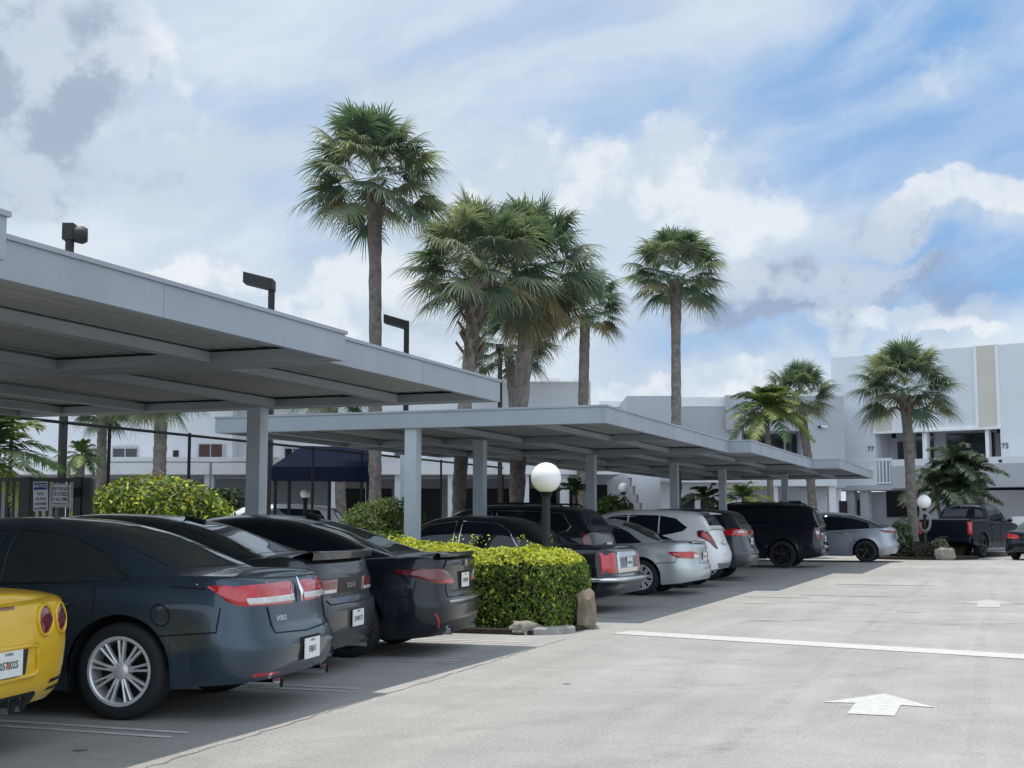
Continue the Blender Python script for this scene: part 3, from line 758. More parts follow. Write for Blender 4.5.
# ---- silver electric hatchback
c=Car(L=4.75,W=1.92,r=.36,tw=.25,ro=1.0,wb=2.89,sill=.2,xs0=.55,nr=2.8,nf=2.2,
   rear=[(.2,.22),(.3,.10),(.42,.02),(.58,.0),(.66,.06),(.8,.10),(.95,.08),(1.1,.10)],
   top=[(0,1.07),(.3,1.10),(1.0,1.08),(2.4,1.0),(3.4,.97),(4.2,.88),(4.75,.70)],
   side=[(.15,.93),(.3,.97),(.5,1.0),(.8,.99),(.95,.97),(1.12,.91)],
   roof=[(.28,1.09),(.6,1.24),(1.1,1.44),(1.7,1.58),(2.2,1.62),(2.7,1.57),(3.1,1.43),(3.5,1.21),(3.95,.93)],
   gw=[(.2,.68),(.7,.78),(1.3,.83),(2.4,.85),(3.2,.82),(3.9,.68)],tum=.36)
build_car('parked_car','silver fastback hatchback with black side glass, last under the far carport','hatchback',(-3.3,46.6,0),PI,c,P_tesla,
   [[(.95,.10),(.98,.2),(1.4,.66),(1.9,.83),(2.15,.85),(2.15,.05)],[(2.23,.05),(2.23,.85),(2.65,.83),(3.05,.66),(3.5,.26),(3.56,.05)]],M['glass_car'],(.36,1.3,.84,.8),
   [([(.42,.93),(.42,1.0),(.80,1.04),(1.2,1.05),(1.0,.95)],'dark_red_lens')],FIVE,M['alloy_dark'],plate_at=.82,plate_txt='EV5 1TR',handles=((1.7,.93),(2.75,.90)),doors=(1.35,2.2,3.4),wind=(3.0,3.75,.84,.84),scale=1.03,roof_mat=M['glass_car'])

# ---- yellow sports car
c=Car(L=4.43,W=1.85,r=.345,tw=.29,ro=.9,wb=2.69,sill=.16,xs0=.36,nr=4.4,nf=2.0,rs=.06,crown=.05,zlev=[.7,.74,.92],
   rear=[(.24,.20),(.30,.10),(.38,.04),(.5,.015),(.65,.0),(.80,.005),(.90,.02),(.97,.06)],
   side=[(.15,.90),(.28,.95),(.4,.985),(.6,1.0),(.78,.99),(.9,.96),(.98,.92)],
   top=[(0,.925),(.25,.96),(.9,.97),(1.6,.88),(2.6,.84),(3.3,.86),(4.0,.74),(4.43,.55)],bot=[(0,.29),(.35,.22),(.6,.17),(4.0,.17),(4.43,.2)],
   roof=[(.55,.96),(.9,1.06),(1.35,1.20),(1.7,1.245),(2.0,1.235),(2.4,1.13),(2.85,.86)],gw=[(.5,.60),(1.0,.70),(1.8,.74),(2.4,.72),(2.9,.62)],tum=.4,mx=2.35)
def yx(root,c):
    for sg in (1,-1):
        for d in (.435,.665):
            n=22; rim=MB(); rim.tube([c.cap_pt(sg*(d+.088*math.cos(2*PI*k/n)),.80+.094*math.sin(2*PI*k/n),.004) for k in range(n+1)],.012,6); rim.build('lamp_bezel',P_yel,root,smooth=60)
            g=MB(); c.cap_patch(g,[(d+.078*math.cos(2*PI*k/n),.80+.084*math.sin(2*PI*k/n)) for k in range(n)],sg,.012,.002); g.build('tail_lamp',M['dark_red_lens'],root,smooth=60)
        for z in (.36,.41):
            g=MB(); c.cap_patch(g,[(.56,z-.012),(.58,z+.012),(.86,z+.022),(.82,z-.002)],sg,.004,.001); g.build('bumper_slot',M['gap'],root)
    f=MB(); pts=[(-.37,.50),(-.33,.66),(.33,.66),(.37,.50),(.33,.475),(-.33,.475),(-.37,.50)]
    f.tube(c.cap_line(pts,.004,6),.016,6); f.build('plate_surround',P_yel,root,smooth=60)
    g=MB(); c.cap_patch(g,[(-.24,.49),(-.24,.655),(.24,.655),(.24,.49)],1,.006,.001); g.build('plate_recess_shade',M['trim'],root)  # flat dark patch inside the surround, its colour stands for recess shade
    g=MB(); c.cap_patch(g,[(-.10,.885),(-.10,.905),(.10,.905),(.10,.885)],1,.006,-.002); g.build('brake_light',M['dark_red_lens'],root)
    s=MB(); c.cap_patch(s,[(-.50,.25),(-.44,.37),(.44,.37),(.50,.25)],1,.005,.001,nc=20); s.build('diffuser',M['under'],root)
build_car('parked_car','yellow sports car with round twin tail lamps, only its tail showing','sports car',(-5.52,6.36,0),PI+rad(10),c,P_yel,
   [[(1.05,.2),(1.35,.7),(1.7,.82),(2.0,.8),(2.35,.5),(2.55,.1),(2.4,.05),(1.2,.05)]],M['glass_car'],(.62,1.4,.8,.78),[],FIVE,M['alloy'],plate_at=.572,plate_txt='057 02S',doors=(1.45,2.6),wind=(2.05,2.75,.84,.8),
   exhaust=((-.02,.12,.31,.045),(-.02,.24,.31,.045),(-.02,-.12,.31,.045),(-.02,-.24,.31,.045)),extra=yx)

# ---- black pickup
c=Car(L=5.8,W=2.03,r=.41,tw=.28,ro=1.2,wb=3.65,sill=.36,arch=.07,xs0=.22,nr=6,xs1=.6,tum=.22,gn=5,crown=.0,zlev=[.70,.74,.78],
   rear=[(.42,.05),(.5,.0),(.7,.0),(.74,.08),(1.0,.08),(1.34,.08)],front=[(.3,.08),(.5,.0),(.9,.0),(1.15,.12)],
   side=[(.3,.97),(.6,1.0),(.95,.985),(1.2,.975),(1.36,.955)],
   top=[(0,1.34),(1.9,1.34),(2.1,1.28),(3.9,1.24),(4.3,1.24),(5.2,1.18),(5.8,1.05)],bot=[(0,.52),(.5,.44),(1,.38),(4.6,.36),(5.4,.36),(5.8,.42)],
   roof=[(1.98,1.30),(2.05,1.55),(2.14,1.80),(2.3,1.90),(2.9,1.935),(3.5,1.92),(3.85,1.82),(4.2,1.55),(4.5,1.28),(4.6,1.2)],gw=[(1.9,.90),(2.4,.92),(3.6,.92),(4.2,.88),(4.7,.80)],mx=4.05)
def trk(root,c):
    b=MB(); b.box(.16,1.85,-.82,.82,1.325,1.345); b.build('bed_cover',M['trim'],root)
    b=MB(); b.tube([(.10,-.86,1.345),(.10,.86,1.345)],.018,6); b.build('tailgate_rail',M['gray_metal'],root)
    b=MB(); b.box(-.12,.05,-.93,.93,.56,.73); b.build('rear_bumper',P_black2,root)
    b=MB(); b.tube(c.cap_line([(-.7,.92),(.7,.92)],.003,12),.01,5); b.build('tailgate_crease',M['gap'],root)
    b=MB(); b.box(2.06,2.09,-.40,.40,1.845,1.875); b.build('brake_light',M['gray_metal'],root)
    for sg in (1,-1):
        m=MB(); m.box(1.75,4.35,sg*.9-.08,sg*.9+.08,.34,.40); m.build('side_step',M['trim'],root)
HDG=rad(90-17)
def facing(rear_xy,hd):  # hd = heading angle of the nose
    return (rear_xy[0],rear_xy[1],0)
p=at(941,49.2)
build_car('parked_car','black pickup truck parked beyond the palm island, tail towards us','pickup',(p[0],p[1],0),HDG,c,P_truck,
   [[(2.16,.08),(2.2,.74),(2.4,.84),(3.05,.86),(3.05,.06)],[(3.15,.06),(3.15,.86),(3.6,.84),(3.9,.6),(4.22,.2),(4.26,.06)]],M['glass_car'],(2.02,2.17,.86,.82),
   [([(.80,.80),(.80,1.28),(.97,1.28),(.97,.80)],'red_lens')],FIVE,M['alloy_dark'],plate_at=.66,plate_txt='Y61 CRD',handles=((2.5,1.18),(3.4,1.16)),doors=(2.12,3.1,4.3),wind=(3.8,4.45,.84,.84),scale=1.06,extra=trk)

# ---- black sedan at the right edge
c=Car(L=4.7,W=1.82,H=1.43)
p=at(1025,46.2)
build_car('parked_car','black sedan with red lamps cut off by the right edge','sedan',(p[0],p[1],0),HDG,c,P_black,SEDWIN,M['glass_pale'],(.8,1.5,.86,.8),
   [([(.35,.74),(.35,.86),(.75,.93),(1.15,.92),(.95,.78)],'red_lens'),([(.4,.76),(.4,.79),(.9,.80),(.9,.77)],'amber_lens')],FIVE,M['alloy_dark'],plate_at=.78,plate_txt='CX9 40M',doors=(1.32,2.2,3.45),wind=(3.0,3.66,.84,.84),
   exhaust=((-.01,.5,.27,.04),(-.01,-.5,.27,.04)))

# ---- white vehicles far beyond the fence
c=suv(L=4.9,W=1.95,H=1.85,ro=1.1,wb=2.9)
p=at(90,36.5)
build_car('parked_car','white sport utility beyond the navy awning, half hidden by a post','suv',(p[0],p[1],0),YAW,c,P_whitev,SUVWIN,M['glass_car'],(.26,.48,.8,.78),[],FIVE,wind=(2.75,3.45,.84,.84),doors=(1.12,2.02,3.3),scale=1.08,group='white vehicles beyond the fence')
p=at(352,37.5)
build_car('parked_car','white station wagon under the navy awning beside the small globe lamp','wagon',(p[0],p[1],0),YAW+PI,suv(L=4.7,W=1.9,H=1.8),P_whitev,SUVWIN,M['glass_car'],(.26,.48,.8,.78),[],FIVE,wind=(2.75,3.45,.84,.84),doors=(1.12,2.02,3.3),group='white vehicles beyond the fence',scale=1.1)
# ------------------------------------------------------------------ ground
def ground_mat():
    m=bpy.data.materials.new('worn_asphalt'); m.use_nodes=True
    nt=m.node_tree; N=nt.nodes; Lk=nt.links; b=N['Principled BSDF']
    tc=N.new('ShaderNodeTexCoord')
    def nz(scale,detail=5,rough=.6,vec=None):
        n=N.new('ShaderNodeTexNoise'); n.inputs['Scale'].default_value=scale; n.inputs['Detail'].default_value=detail; n.inputs['Roughness'].default_value=rough
        Lk.new(vec or tc.outputs['Object'],n.inputs['Vector']); return n.outputs['Fac']
    def mr(v,a,b_,c,d):
        n=N.new('ShaderNodeMapRange'); n.inputs['From Min'].default_value=a; n.inputs['From Max'].default_value=b_; n.inputs['To Min'].default_value=c; n.inputs['To Max'].default_value=d
        Lk.new(v,n.inputs['Value']); return n.outputs['Result']
    def mul(a,b_):
        n=N.new('ShaderNodeMath'); n.operation='MULTIPLY'; Lk.new(a,n.inputs[0]); Lk.new(b_,n.inputs[1]); return n.outputs[0]
    big=mr(nz(.22,4),.3,.7,.86,1.10)
    mid=mr(nz(1.6,6,.7),.3,.7,.90,1.08)
    fine=mr(nz(38,3,.7),.3,.7,.78,1.18)
    peb=mr(nz(140,2,.6),.32,.68,.76,1.22)
    mp=N.new('ShaderNodeMapping'); mp.inputs['Scale'].default_value=(1.6,.10,1); Lk.new(tc.outputs['Object'],mp.inputs['Vector'])
    streak=mr(nz(1.0,5,.65,mp.outputs['Vector']),.3,.75,1.06,.84)
    mp2=N.new('ShaderNodeMapping'); mp2.inputs['Scale'].default_value=(.25,1.4,1); mp2.inputs['Location'].default_value=(3,7,0); Lk.new(tc.outputs['Object'],mp2.inputs['Vector'])
    patch=mr(nz(.7,6,.7,mp2.outputs['Vector']),.55,.78,1.0,.78)
    v=mul(mul(mul(big,mid),mul(fine,peb)),mul(streak,patch))
    cm=N.new('ShaderNodeMix'); cm.data_type='RGBA'; cm.blend_type='MULTIPLY'; cm.inputs['Factor'].default_value=1
    cm.inputs['A'].default_value=(.352,.345,.331,1)
    cv=N.new('ShaderNodeCombineColor'); 
    for i in range(3): Lk.new(v,cv.inputs[i])
    Lk.new(cv.outputs[0],cm.inputs['B']); Lk.new(cm.outputs['Result'],b.inputs['Base Color'])
    b.inputs['Roughness'].default_value=.88; b.inputs['Specular IOR Level'].default_value=.3
    bp=N.new('ShaderNodeBump'); bp.inputs['Strength'].default_value=.35; bp.inputs['Distance'].default_value=.006
    Lk.new(nz(110,3),bp.inputs['Height']); Lk.new(bp.outputs['Normal'],b.inputs['Normal'])
    return m
g=MB(); R_=900
g.add([(-R_,-60,0),(R_,-60,0),(R_,1500,0),(-R_,1500,0)],[(0,1,2,3)])
tag(g.build('ground',ground_mat()),'pale worn asphalt of the parking lot',kind='structure')
def strip(name,pts,m,z=.004,kind='structure'):
    b=MB(); b.add([(x,y,z) for x,y in pts],[tuple(range(len(pts)))]); return tag(b.build(name,m),kind=kind)
# bay lines (thin hairpin pairs)
def gp(col,row):  # point of the ground seen at a picture position
    a=math.atan((HZ-384)/F); cx=(col-512)/F; cy=(384-row)/F
    fw=math.cos(a)-cy*math.sin(a); z=math.sin(a)+cy*math.cos(a); t=-CAMH/z
    return lv(cx*t,fw*t)
for y in (7.60,10.06,12.40,14.55,19.0,21.5,24.0,26.6,29.9,33.6,36.3,39.0,42.6,45.0):
    for d in (-.13,.06):
        strip('parking_stripe',[(-11,y+d),(-5.15,y+d),(-5.15,y+d+.07),(-11,y+d+.07)],M['old_paint'])
a,b_=gp(621,632.5),gp(1026,657); n=Vector((b_[0]-a[0],b_[1]-a[1])); n2=Vector((-n.y,n.x)).normalized()*.25
c_=(b_[0]+n.x*.6,b_[1]+n.y*.6)
strip('stop_line',[(a[0]-n2.x,a[1]-n2.y),(c_[0]-n2.x,c_[1]-n2.y),(c_[0]+n2.x,c_[1]+n2.y),(a[0]+n2.x,a[1]+n2.y)],M['white_paint'],.005)
def arrow(x,y,w,h):
    return [(x-.20*w,y),(x+.20*w,y),(x+.20*w,y+.48*h),(x+.5*w,y+.44*h),(x,y+h),(x-.5*w,y+.44*h),(x-.20*w,y+.48*h)]
strip('direction_arrow',arrow(-.955,10.12,.84,1.25),M['white_paint'],.005)
strip('direction_arrow',arrow(-.28,23.0,.9,2.2),M['faded_paint'],.005)
# cracks: thin wandering strips
def crack(pts,w=.012,seed=1):
    r=random.Random(seed); b=MB(); path=[]
    for (x0,y0),(x1,y1) in zip(pts,pts[1:]):
        n=max(3,int(math.hypot(x1-x0,y1-y0)/.12))
        for k in range(n): path.append((x0+(x1-x0)*k/n+r.uniform(-.02,.02),y0+(y1-y0)*k/n+r.uniform(-.02,.02)))
    path.append(pts[-1]); rows=[]
    for i,p in enumerate(path):
        q=path[min(i+1,len(path)-1)]; o=path[max(i-1,0)]
        d=Vector((q[0]-o[0],q[1]-o[1])).normalized(); ww=w*r.uniform(.4,1.3)
        rows.append([(p[0]-d.y*ww,p[1]+d.x*ww,.003),(p[0]+d.y*ww,p[1]-d.x*ww,.003)])
    b.grid(rows); return tag(b.build('asphalt_crack',M['crack']),kind='structure')
crack([(-4.62,5.4),(-4.75,9),(-4.85,12.4),(-4.95,15.2)],.007,1)
crack([(-3.4,13.6),(-2.6,13.2),(-1.2,13.4),(.4,13)],.003,3)
crack([(-3.5,18.5),(-2.4,19.4),(-.8,19.1),(1,20)],.012,5)
crack([(-4.2,22.5),(-3,23.4),(-2,23.0)],.02,6)
def tyre_mark(pts,w=.17):
    b=MB(); rows=[]
    for i,p in enumerate(pts):
        q=pts[min(i+1,len(pts)-1)]; o=pts[max(i-1,0)]; d=Vector((q[0]-o[0],q[1]-o[1])).normalized()
        rows.append([(p[0]-d.y*w/2,p[1]+d.x*w/2,.0035),(p[0]+d.y*w/2,p[1]-d.x*w/2,.0035)])
    b.grid(rows); return tag(b.build('tyre_mark',M['scuff']),kind='structure')
def arc(cx,cy,r,a0,a1): return [(cx+r*math.cos(rad(a0+(a1-a0)*k/24)),cy+r*math.sin(rad(a0+(a1-a0)*k/24))) for k in range(25)]
for r in (3.2,4.75): tyre_mark(arc(-5.3,15.2,r,-80,8))
for r in (4.0,5.5): tyre_mark(arc(-6.6,10.9,r,-55,20),.2)
tyre_mark([(-1.72+.05*math.sin(k*.3),6+k*.9) for k in range(34)],.13); tyre_mark([(-.25+.05*math.sin(k*.4),6.5+k*.9) for k in range(34)],.13)
for r in (5,6.5): tyre_mark(arc(-7.5,31,r,-60,25),.22)
def blot(x,y,rx,ry,seed):
    r=random.Random(seed); b=MB(); n=26; ph=[r.uniform(0,6) for _ in range(4)]
    pts=[]
    for k in range(n):
        t=2*PI*k/n; q=1+.22*math.sin(2*t+ph[0])+.16*math.sin(3*t+ph[1])+.12*math.sin(5*t+ph[2]); pts.append((x+rx*q*math.cos(t),y+ry*q*math.sin(t),.0025))
    b.add(pts,[tuple(range(n))]); return tag(b.build('oil_stain',M['stain']),kind='structure')
for i,(x,y,rx,ry) in enumerate([(-5.4,6.9,.05,.03),(-3.9,24.6,.5,.07),(-1.4,21.4,.22,.03),(-2.7,25.5,.7,.08),(.4,24.2,.8,.10),(-3.2,18.9,.25,.03),(-3.6,11.1,.04,.03),(-2.5,30,.9,.14),(-6.2,24.2,.5,.3),(-6.1,31,.5,.4)]): blot(x,y,rx,ry,i)

# ------------------------------------------------------------------ carports
ZT,ZB=3.015,2.785
def carport(label,secs,depth,posts,beams_at,zpost):
    root=empty('carport',(0,0,0),0,label,'carport')
    r=MB(); s=MB(); f=MB(); e=MB()
    for i,(x,y0,y1,dz) in enumerate(secs):
        zt=ZT+dz; zb=ZB+dz; xb=x-depth
        # roof deck with ribbed soffit
        r.box(xb+.06,x-.062,y0+.062,y1-.062,zt-.10,zt-.045)
        ny=int((x-xb)/.16)
        for k in range(ny):
            xx=xb+.1+k*.16; s.box(xx,xx+.07,y0+.07,y1-.07,zt-.107,zt-.102)
        f.box(x-.06,x,y0,y1,zb,zt); f.box(xb,xb+.06,y0,y1,zb,zt)
        f.box(xb+.062,x-.062,y0,y0+.06,zb,zt); f.box(xb+.062,x-.062,y1-.06,y1,zb,zt)
        # panel joints on the long fascia
        yy=y0+2.0
        while yy<y1-.6:
            e.box(x-.004,x+.003,yy,yy+.006,zb+.004,zt-.01); yy+=2.15
        # drip edge
        for a in ((x-.03,x+.018,y0-.015,y1+.015),(xb-.018,xb+.03,y0-.015,y1+.015)): e.box(*a,zt+.002,zt+.032)
        for a in ((xb+.032,x-.032,y0-.015,y0+.03),(xb+.032,x-.032,y1-.03,y1+.015)): e.box(*a,zt+.002,zt+.032)
        # cross beams under the deck reach the fascia at both ends of a section
        for yy in beams_at[i]:
            b=MB(); b.box(xb+.064,x-.064,yy-.10,yy+.10,zb+.006,zt-.13)
            b.build('cross_beam',M['roof_paint'],root)
        for q in (1.25,2.9,depth-2.0,depth-.7):
            b=MB(); ys=[y0+.062]+[v for yy in beams_at[i] for v in (yy-.102,yy+.102)]+[y1-.062]
            for a,c in zip(ys[::2],ys[1::2]):
                if c-a>.15: b.box(x-q-.06,x-q+.06,a,c,zb+.012,zt-.13)
            b.build('joist',M['roof_paint'],root)
    r.build('roof_deck',M['soffit'],root); s.build('soffit_rib',M['soffit'],root); f.build('fascia',M['roof_paint'],root); e.build('drip_edge',M['roof_paint'],root)
    for x,y in posts:
        b=MB(); b.box(x-.095,x+.095,y-.095,y+.095,0,zpost)
        b.box(x-.13,x+.13,y-.13,y+.13,-.02,.05)
        b.build('post',M['post_paint'],root)
    return root
def colX(col,y):   # x of the point at lane distance y seen in a column
    k=(col-512)/F; f=y/(k*SY+CY); return at(col,f)[0]
c1=[(-4.90,-2.0,5.52,0),(-5.30,5.5,10.15,0),(-5.46,10.15,14.35,0)]
carport('flat roofed grey carport over the nearest cars, its fascia stepping back twice',c1,6.8,
   [(colX(257,14.2),14.2),(-12.0,5.4),(-12.0,10.2)],[(.5,5.38),(5.65,10.0),(10.3,14.2)],ZB+.02)
c3=[(-5.24,18.0,27.0,0),(-4.78,27.0,36.2,0),(-4.05,36.2,46.0,0)]
pp=[]
for col,y in ((413,18.14),(480,21.6),(591,27.1),(674,31.7),(722,36.1),(784,41)): pp.append((colX(col,y),y))
pp+=[(colX(406,26),26)]
carport('long flat roofed grey carport beyond the clipped hedge',c3,6.45,pp,[(18.14,22.5,26.85),(27.15,31.7,36.05),(36.35,41.1,45.85)],ZB+.02)
# ------------------------------------------------------------------ buildings (long wing parallel to the picture, tall block turned a little)
def lbox(mb,c0,c1,f0,dep,z0,z1,mi=0):
    """box whose front face spans columns c0..c1 at level distance f0"""
    l0=(c0-512)/F*f0; l1=(c1-512)/F*f0
    T=lambda v:(*lv(v[0],v[1]),v[2])
    mb.box(l0,l1,f0,f0+dep,z0,z1,mi,T)
def part(root,name,m,*boxes):
    b=MB()
    for q in boxes: lbox(b,*q)
    return b.build(name,m,root)
A=44.0
w=empty('apartment_building',(*at(300,A),0),0,'long white two storey wing behind the fence and carports','building')
w.matrix_world=Matrix.Identity(4)
def za(y,f=A): return zz(y,f)
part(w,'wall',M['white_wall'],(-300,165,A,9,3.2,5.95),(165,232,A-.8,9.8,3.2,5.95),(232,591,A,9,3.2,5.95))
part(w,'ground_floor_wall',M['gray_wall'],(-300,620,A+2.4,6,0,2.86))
part(w,'walkway_slab',M['trim_white'],(-300,620,A-1.6,3.9,2.86,3.12))
part(w,'walkway_parapet',M['white_wall'],(-300,560,A-1.55,.16,3.122,3.42))
for c in (-120,-20,60,140,205,330,366,395,448,520,560): part(w,'pillar',M['white_wall'],(c,c+9,A-1.4,.35,0,2.858))
for c0,c1 in ((84,104),(113,137),(285,300),(330,347),(395,412),(470,500)):
    fr=part(w,'window',M['dark_glass'],(c0,c1,A-.03,.02,3.44,za(449)))
    part(fr,'window_frame',M['gray_wall'],(c0-1,c1+1,A-.05,.019,za(449),za(449)+.07),(c0-1,c0,A-.05,.019,3.44,za(449)),(c1,c1+1,A-.05,.019,3.44,za(449)),((c0+c1)/2-.5,(c0+c1)/2+.5,A-.05,.019,3.44,za(449)))
fr=part(w,'window',M['redbrown'],(199,222,A-.83,.02,3.44,za(446)))
part(fr,'window_frame',M['gray_wall'],(197.5,199,A-.85,.04,3.44,za(446)),(222,225,A-.85,.04,3.44,za(446)),(210,211,A-.85,.019,3.44,za(446)))
fr=part(w,'door',M['dark'],(173,178.5,A-.83,.02,3.44,za(452)))
part(w,'roof_unit',M['trim_white'],(545,560,A+2,1.2,5.952,6.5-.15),(574,583,A+2,1.2,5.952,6.35))
part(w,'roof_edge',M['trim_white'],(-300,591,A-.06,.3,5.953,6.02))
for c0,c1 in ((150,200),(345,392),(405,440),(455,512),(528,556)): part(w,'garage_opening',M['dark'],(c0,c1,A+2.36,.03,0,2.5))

# middle stretch with stairs
m=empty('apartment_building',(0,0,0),0,'grey stepped middle building with lit parapet and outside stair','building')
B=52.0
part(m,'wall',M['gray_wall'],(627.5,672,B-1,10,2.9,za(396,B-1)),(600,742,B+2,9,2.9,za(407,B+2)))
part(m,'parapet',M['trim_white'],(600,627,B+2.1,.5,za(407,B+2)+.002,za(401,B+2)),(679,727,B+2.1,.4,za(406.5,B+2)+.002,za(397,B+2)))
part(m,'parapet_pier',M['gray_wall'],(727,734,B+1.7,.9,za(430,B+2),za(396,B+2)))
part(m,'lower_wall',M['white_wall'],(560,660,A+1.3,4,0,za(469)))
part(m,'ground_floor_wall',M['white_wall'],(660,742,B+1.5,4,0,2.88))
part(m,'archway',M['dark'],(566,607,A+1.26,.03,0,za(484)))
part(m,'walkway_slab',M['trim_white'],(660,760,B+.4,3,2.89,3.15))
st=part(m,'outside_stair',M['white_wall'])
bpy.data.objects.remove(st)
b=MB()
for k in range(9):
    c=628+k*3.4; lbox(b,c,c+3.4,A+.2,.9,3.15-k*.28-.34,3.15-k*.28)
b.build('outside_stair',M['trim_white'],m)
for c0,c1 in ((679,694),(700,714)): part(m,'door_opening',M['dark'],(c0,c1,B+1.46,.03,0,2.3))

# wing beside the tall block
D=62.0
d=empty('apartment_building',(0,0,0),0,'pale wing with a dark window band next to the tall white block','building')
part(d,'wall',M['gray_wall'],(734,845,D,9,za(431,D),za(396,D)),(802,845,D,9,2.9,za(431,D)-.002),(726,742,D,9,2.9,za(431,D)-.002))
part(d,'back_wall',M['white_wall'],(742,802,D+1.2,7,2.9,za(431,D)-.002))
for c0,c1 in ((744,757),(759,784),(786,800)):
    fr=part(d,'window',M['dark_glass'],(c0,c1,D+1.15,.03,za(458,D),za(433,D)))
    part(fr,'window_frame',M['gray_wall'],(c0-.8,c0,D+1.1,.05,za(458,D),za(433,D)),(c1,c1+.8,D+1.1,.05,za(458,D),za(433,D)))
part(d,'beige_panel',M['beige'],(743,760,D-.06,.058,za(431,D),za(414,D)))
part(d,'walkway_slab',M['white_wall'],(700,836,D-1.5,3,za(487,D),za(478,D)))
part(d,'wall_lamp',M['black_metal'],(819,824,D-.12,.11,za(428,D),za(426.4,D))); part(d,'lamp_lens',M['globe'],(822,828,D-.2,.07,za(427.8,D),za(426.4,D)))
part(d,'ground_floor_wall',M['white_wall'],(700,840,D+1,6,0,za(487,D)-.002))
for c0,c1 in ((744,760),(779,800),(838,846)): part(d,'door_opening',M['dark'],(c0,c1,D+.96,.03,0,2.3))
for c in (770,808,828): part(d,'pillar',M['white_wall'],(c,c+7,D-1.3,.4,0,za(487,D)-.002))

# tall white block
P0=Vector(lv((833-512)/F*65.6,65.6)); P1=Vector(lv((1024-512)/F*60.0,60.0))
ux=(P1-P0).normalized(); un=Vector((-ux.y,ux.x))   # un points away from us
if un.dot(Vector((-SY,CY)))<0: un=-un
def ct(col):  # distance along the facade at a picture column
    k=(col-512)/F; dx,dy=lv(k,1.0)   # ray
    # solve P0+ux*t = s*(dx,dy)
    det=ux.x*(-dy)+dx*ux.y
    t=((-P0.x)*(-dy)+dx*(-P0.y))/det
    return t
def fz(col,row):
    t=ct(col); p=P0+ux*t; f=-p.x*SY+p.y*CY
    return zz(row,f)
def tbox(mb,t0,t1,n0,n1,z0,z1,mi=0):
    mb.box(t0,t1,n0,n1,z0,z1,mi,lambda v:(*(P0+ux*v[0]+un*v[1]),v[2]))
def tp(root,name,m,*bx):
    b=MB()
    for q in bx: tbox(b,*q)
    return b.build(name,m,root)
t=empty('apartment_building',(0,0,0),0,'tall white block with beige vertical panels and a balcony, at the right','building')
zr=fz(930,350); z2t=fz(930,430); zsl=fz(930,488); zp=fz(930,467)
t875,t1001=ct(875.5),ct(1001); T1=ct(1024)+14
tp(t,'wall',M['white_wall'],(0,T1,0,14,z2t,zr),(0,t875,0,14,zsl,z2t-.002),(t1001,T1,0,14,zsl,z2t-.002))
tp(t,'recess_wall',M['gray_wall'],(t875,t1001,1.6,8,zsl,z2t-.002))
tp(t,'roof_hatch',M['gray_metal'],(ct(960),ct(992),3,5,zr+.002,zr+.2))
for c0,c1 in ((877,893.5),(980.5,999)):
    a,b_=ct(c0),ct(c1)
    tp(t,'beige_panel',M['beige'],(a,b_,-.05,-.002,z2t,zr+.01))
    tp(t,'panel_trim',M['trim_white'],(a-.14,a-.003,-.10,-.002,z2t,zr+.03),(b_+.003,b_+.14,-.10,-.002,z2t,zr+.03))
tp(t,'lintel_band',M['trim_white'],(t875-.05,t1001+.05,-.12,-.004,z2t-.10,z2t-.003))
for c0,c1,y0 in ((886,902,441),(905,922,433),(936,984,433),(990,1001,437)):
    tp(t,'door_glass' if c1-c0<20 else 'window',M['dark_glass'],(ct(c0),ct(c1),1.5,1.596,zsl+.3,fz(c0,y0)))
for c0,c1 in ((922,926.5),(985,988.5)): tp(t,'pillar',M['trim_white'],(ct(c0),ct(c1),.1,.5,zsl,z2t-.003))
tp(t,'hanging_lamp',M['black_metal'],(ct(889),ct(892),.4,.6,fz(890,438),z2t-.003)); tp(t,'hanging_lamp',M['black_metal'],(ct(995),ct(998.5),.4,.6,fz(996,433),z2t-.003))
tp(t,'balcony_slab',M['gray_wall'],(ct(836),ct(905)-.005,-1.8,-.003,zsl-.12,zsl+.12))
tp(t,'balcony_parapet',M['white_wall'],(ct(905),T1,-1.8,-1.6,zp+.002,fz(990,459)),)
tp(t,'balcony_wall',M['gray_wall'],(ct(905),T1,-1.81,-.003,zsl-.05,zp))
tp(t,'parapet_slot',M['dark'],(ct(991),ct(1000.5),-1.83,-1.801,zp+.05,zp+.16),(ct(1011),ct(1014),-1.83,-1.801,zp+.05,zp+.16))
rl=MB(); a,b_=ct(836),ct(905)-.01; zt_=fz(870,460.5)
tbox(rl,a,b_,-1.79,-1.71,zt_-.14,zt_); tbox(rl,a,b_,-1.78,-1.72,zsl+.18,zsl+.26)
k=a
while k<b_: tbox(rl,k,k+.06,-1.775,-1.725,zsl+.262,zt_-.142); k+=.17
rl.build('balcony_railing',M['white_wall'],t)
tp(t,'ground_floor_wall',M['white_wall'],(0,ct(1016),1.5,9,0,zsl-.13),(ct(1016)+1.5,T1,1.5,9,0,zsl-.13))
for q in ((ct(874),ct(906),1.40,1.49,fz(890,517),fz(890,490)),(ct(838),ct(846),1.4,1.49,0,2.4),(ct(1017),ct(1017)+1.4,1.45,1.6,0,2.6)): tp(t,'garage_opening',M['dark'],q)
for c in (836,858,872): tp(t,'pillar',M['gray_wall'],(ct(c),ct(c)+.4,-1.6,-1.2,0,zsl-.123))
nm=MB()
for txt,c,row in (('77',871,449.5),('75',1005.5,446.5)):
    vs,fs=text_mesh(txt,.34,.004); tc_=ct(c); z0=fz(c,row)
    nm.add([(*(P0+ux*(tc_+u)+un*(-.03)),z0+v) for u,v,_ in vs],fs)
nm.build('house_number',M['bronze_metal'],t)
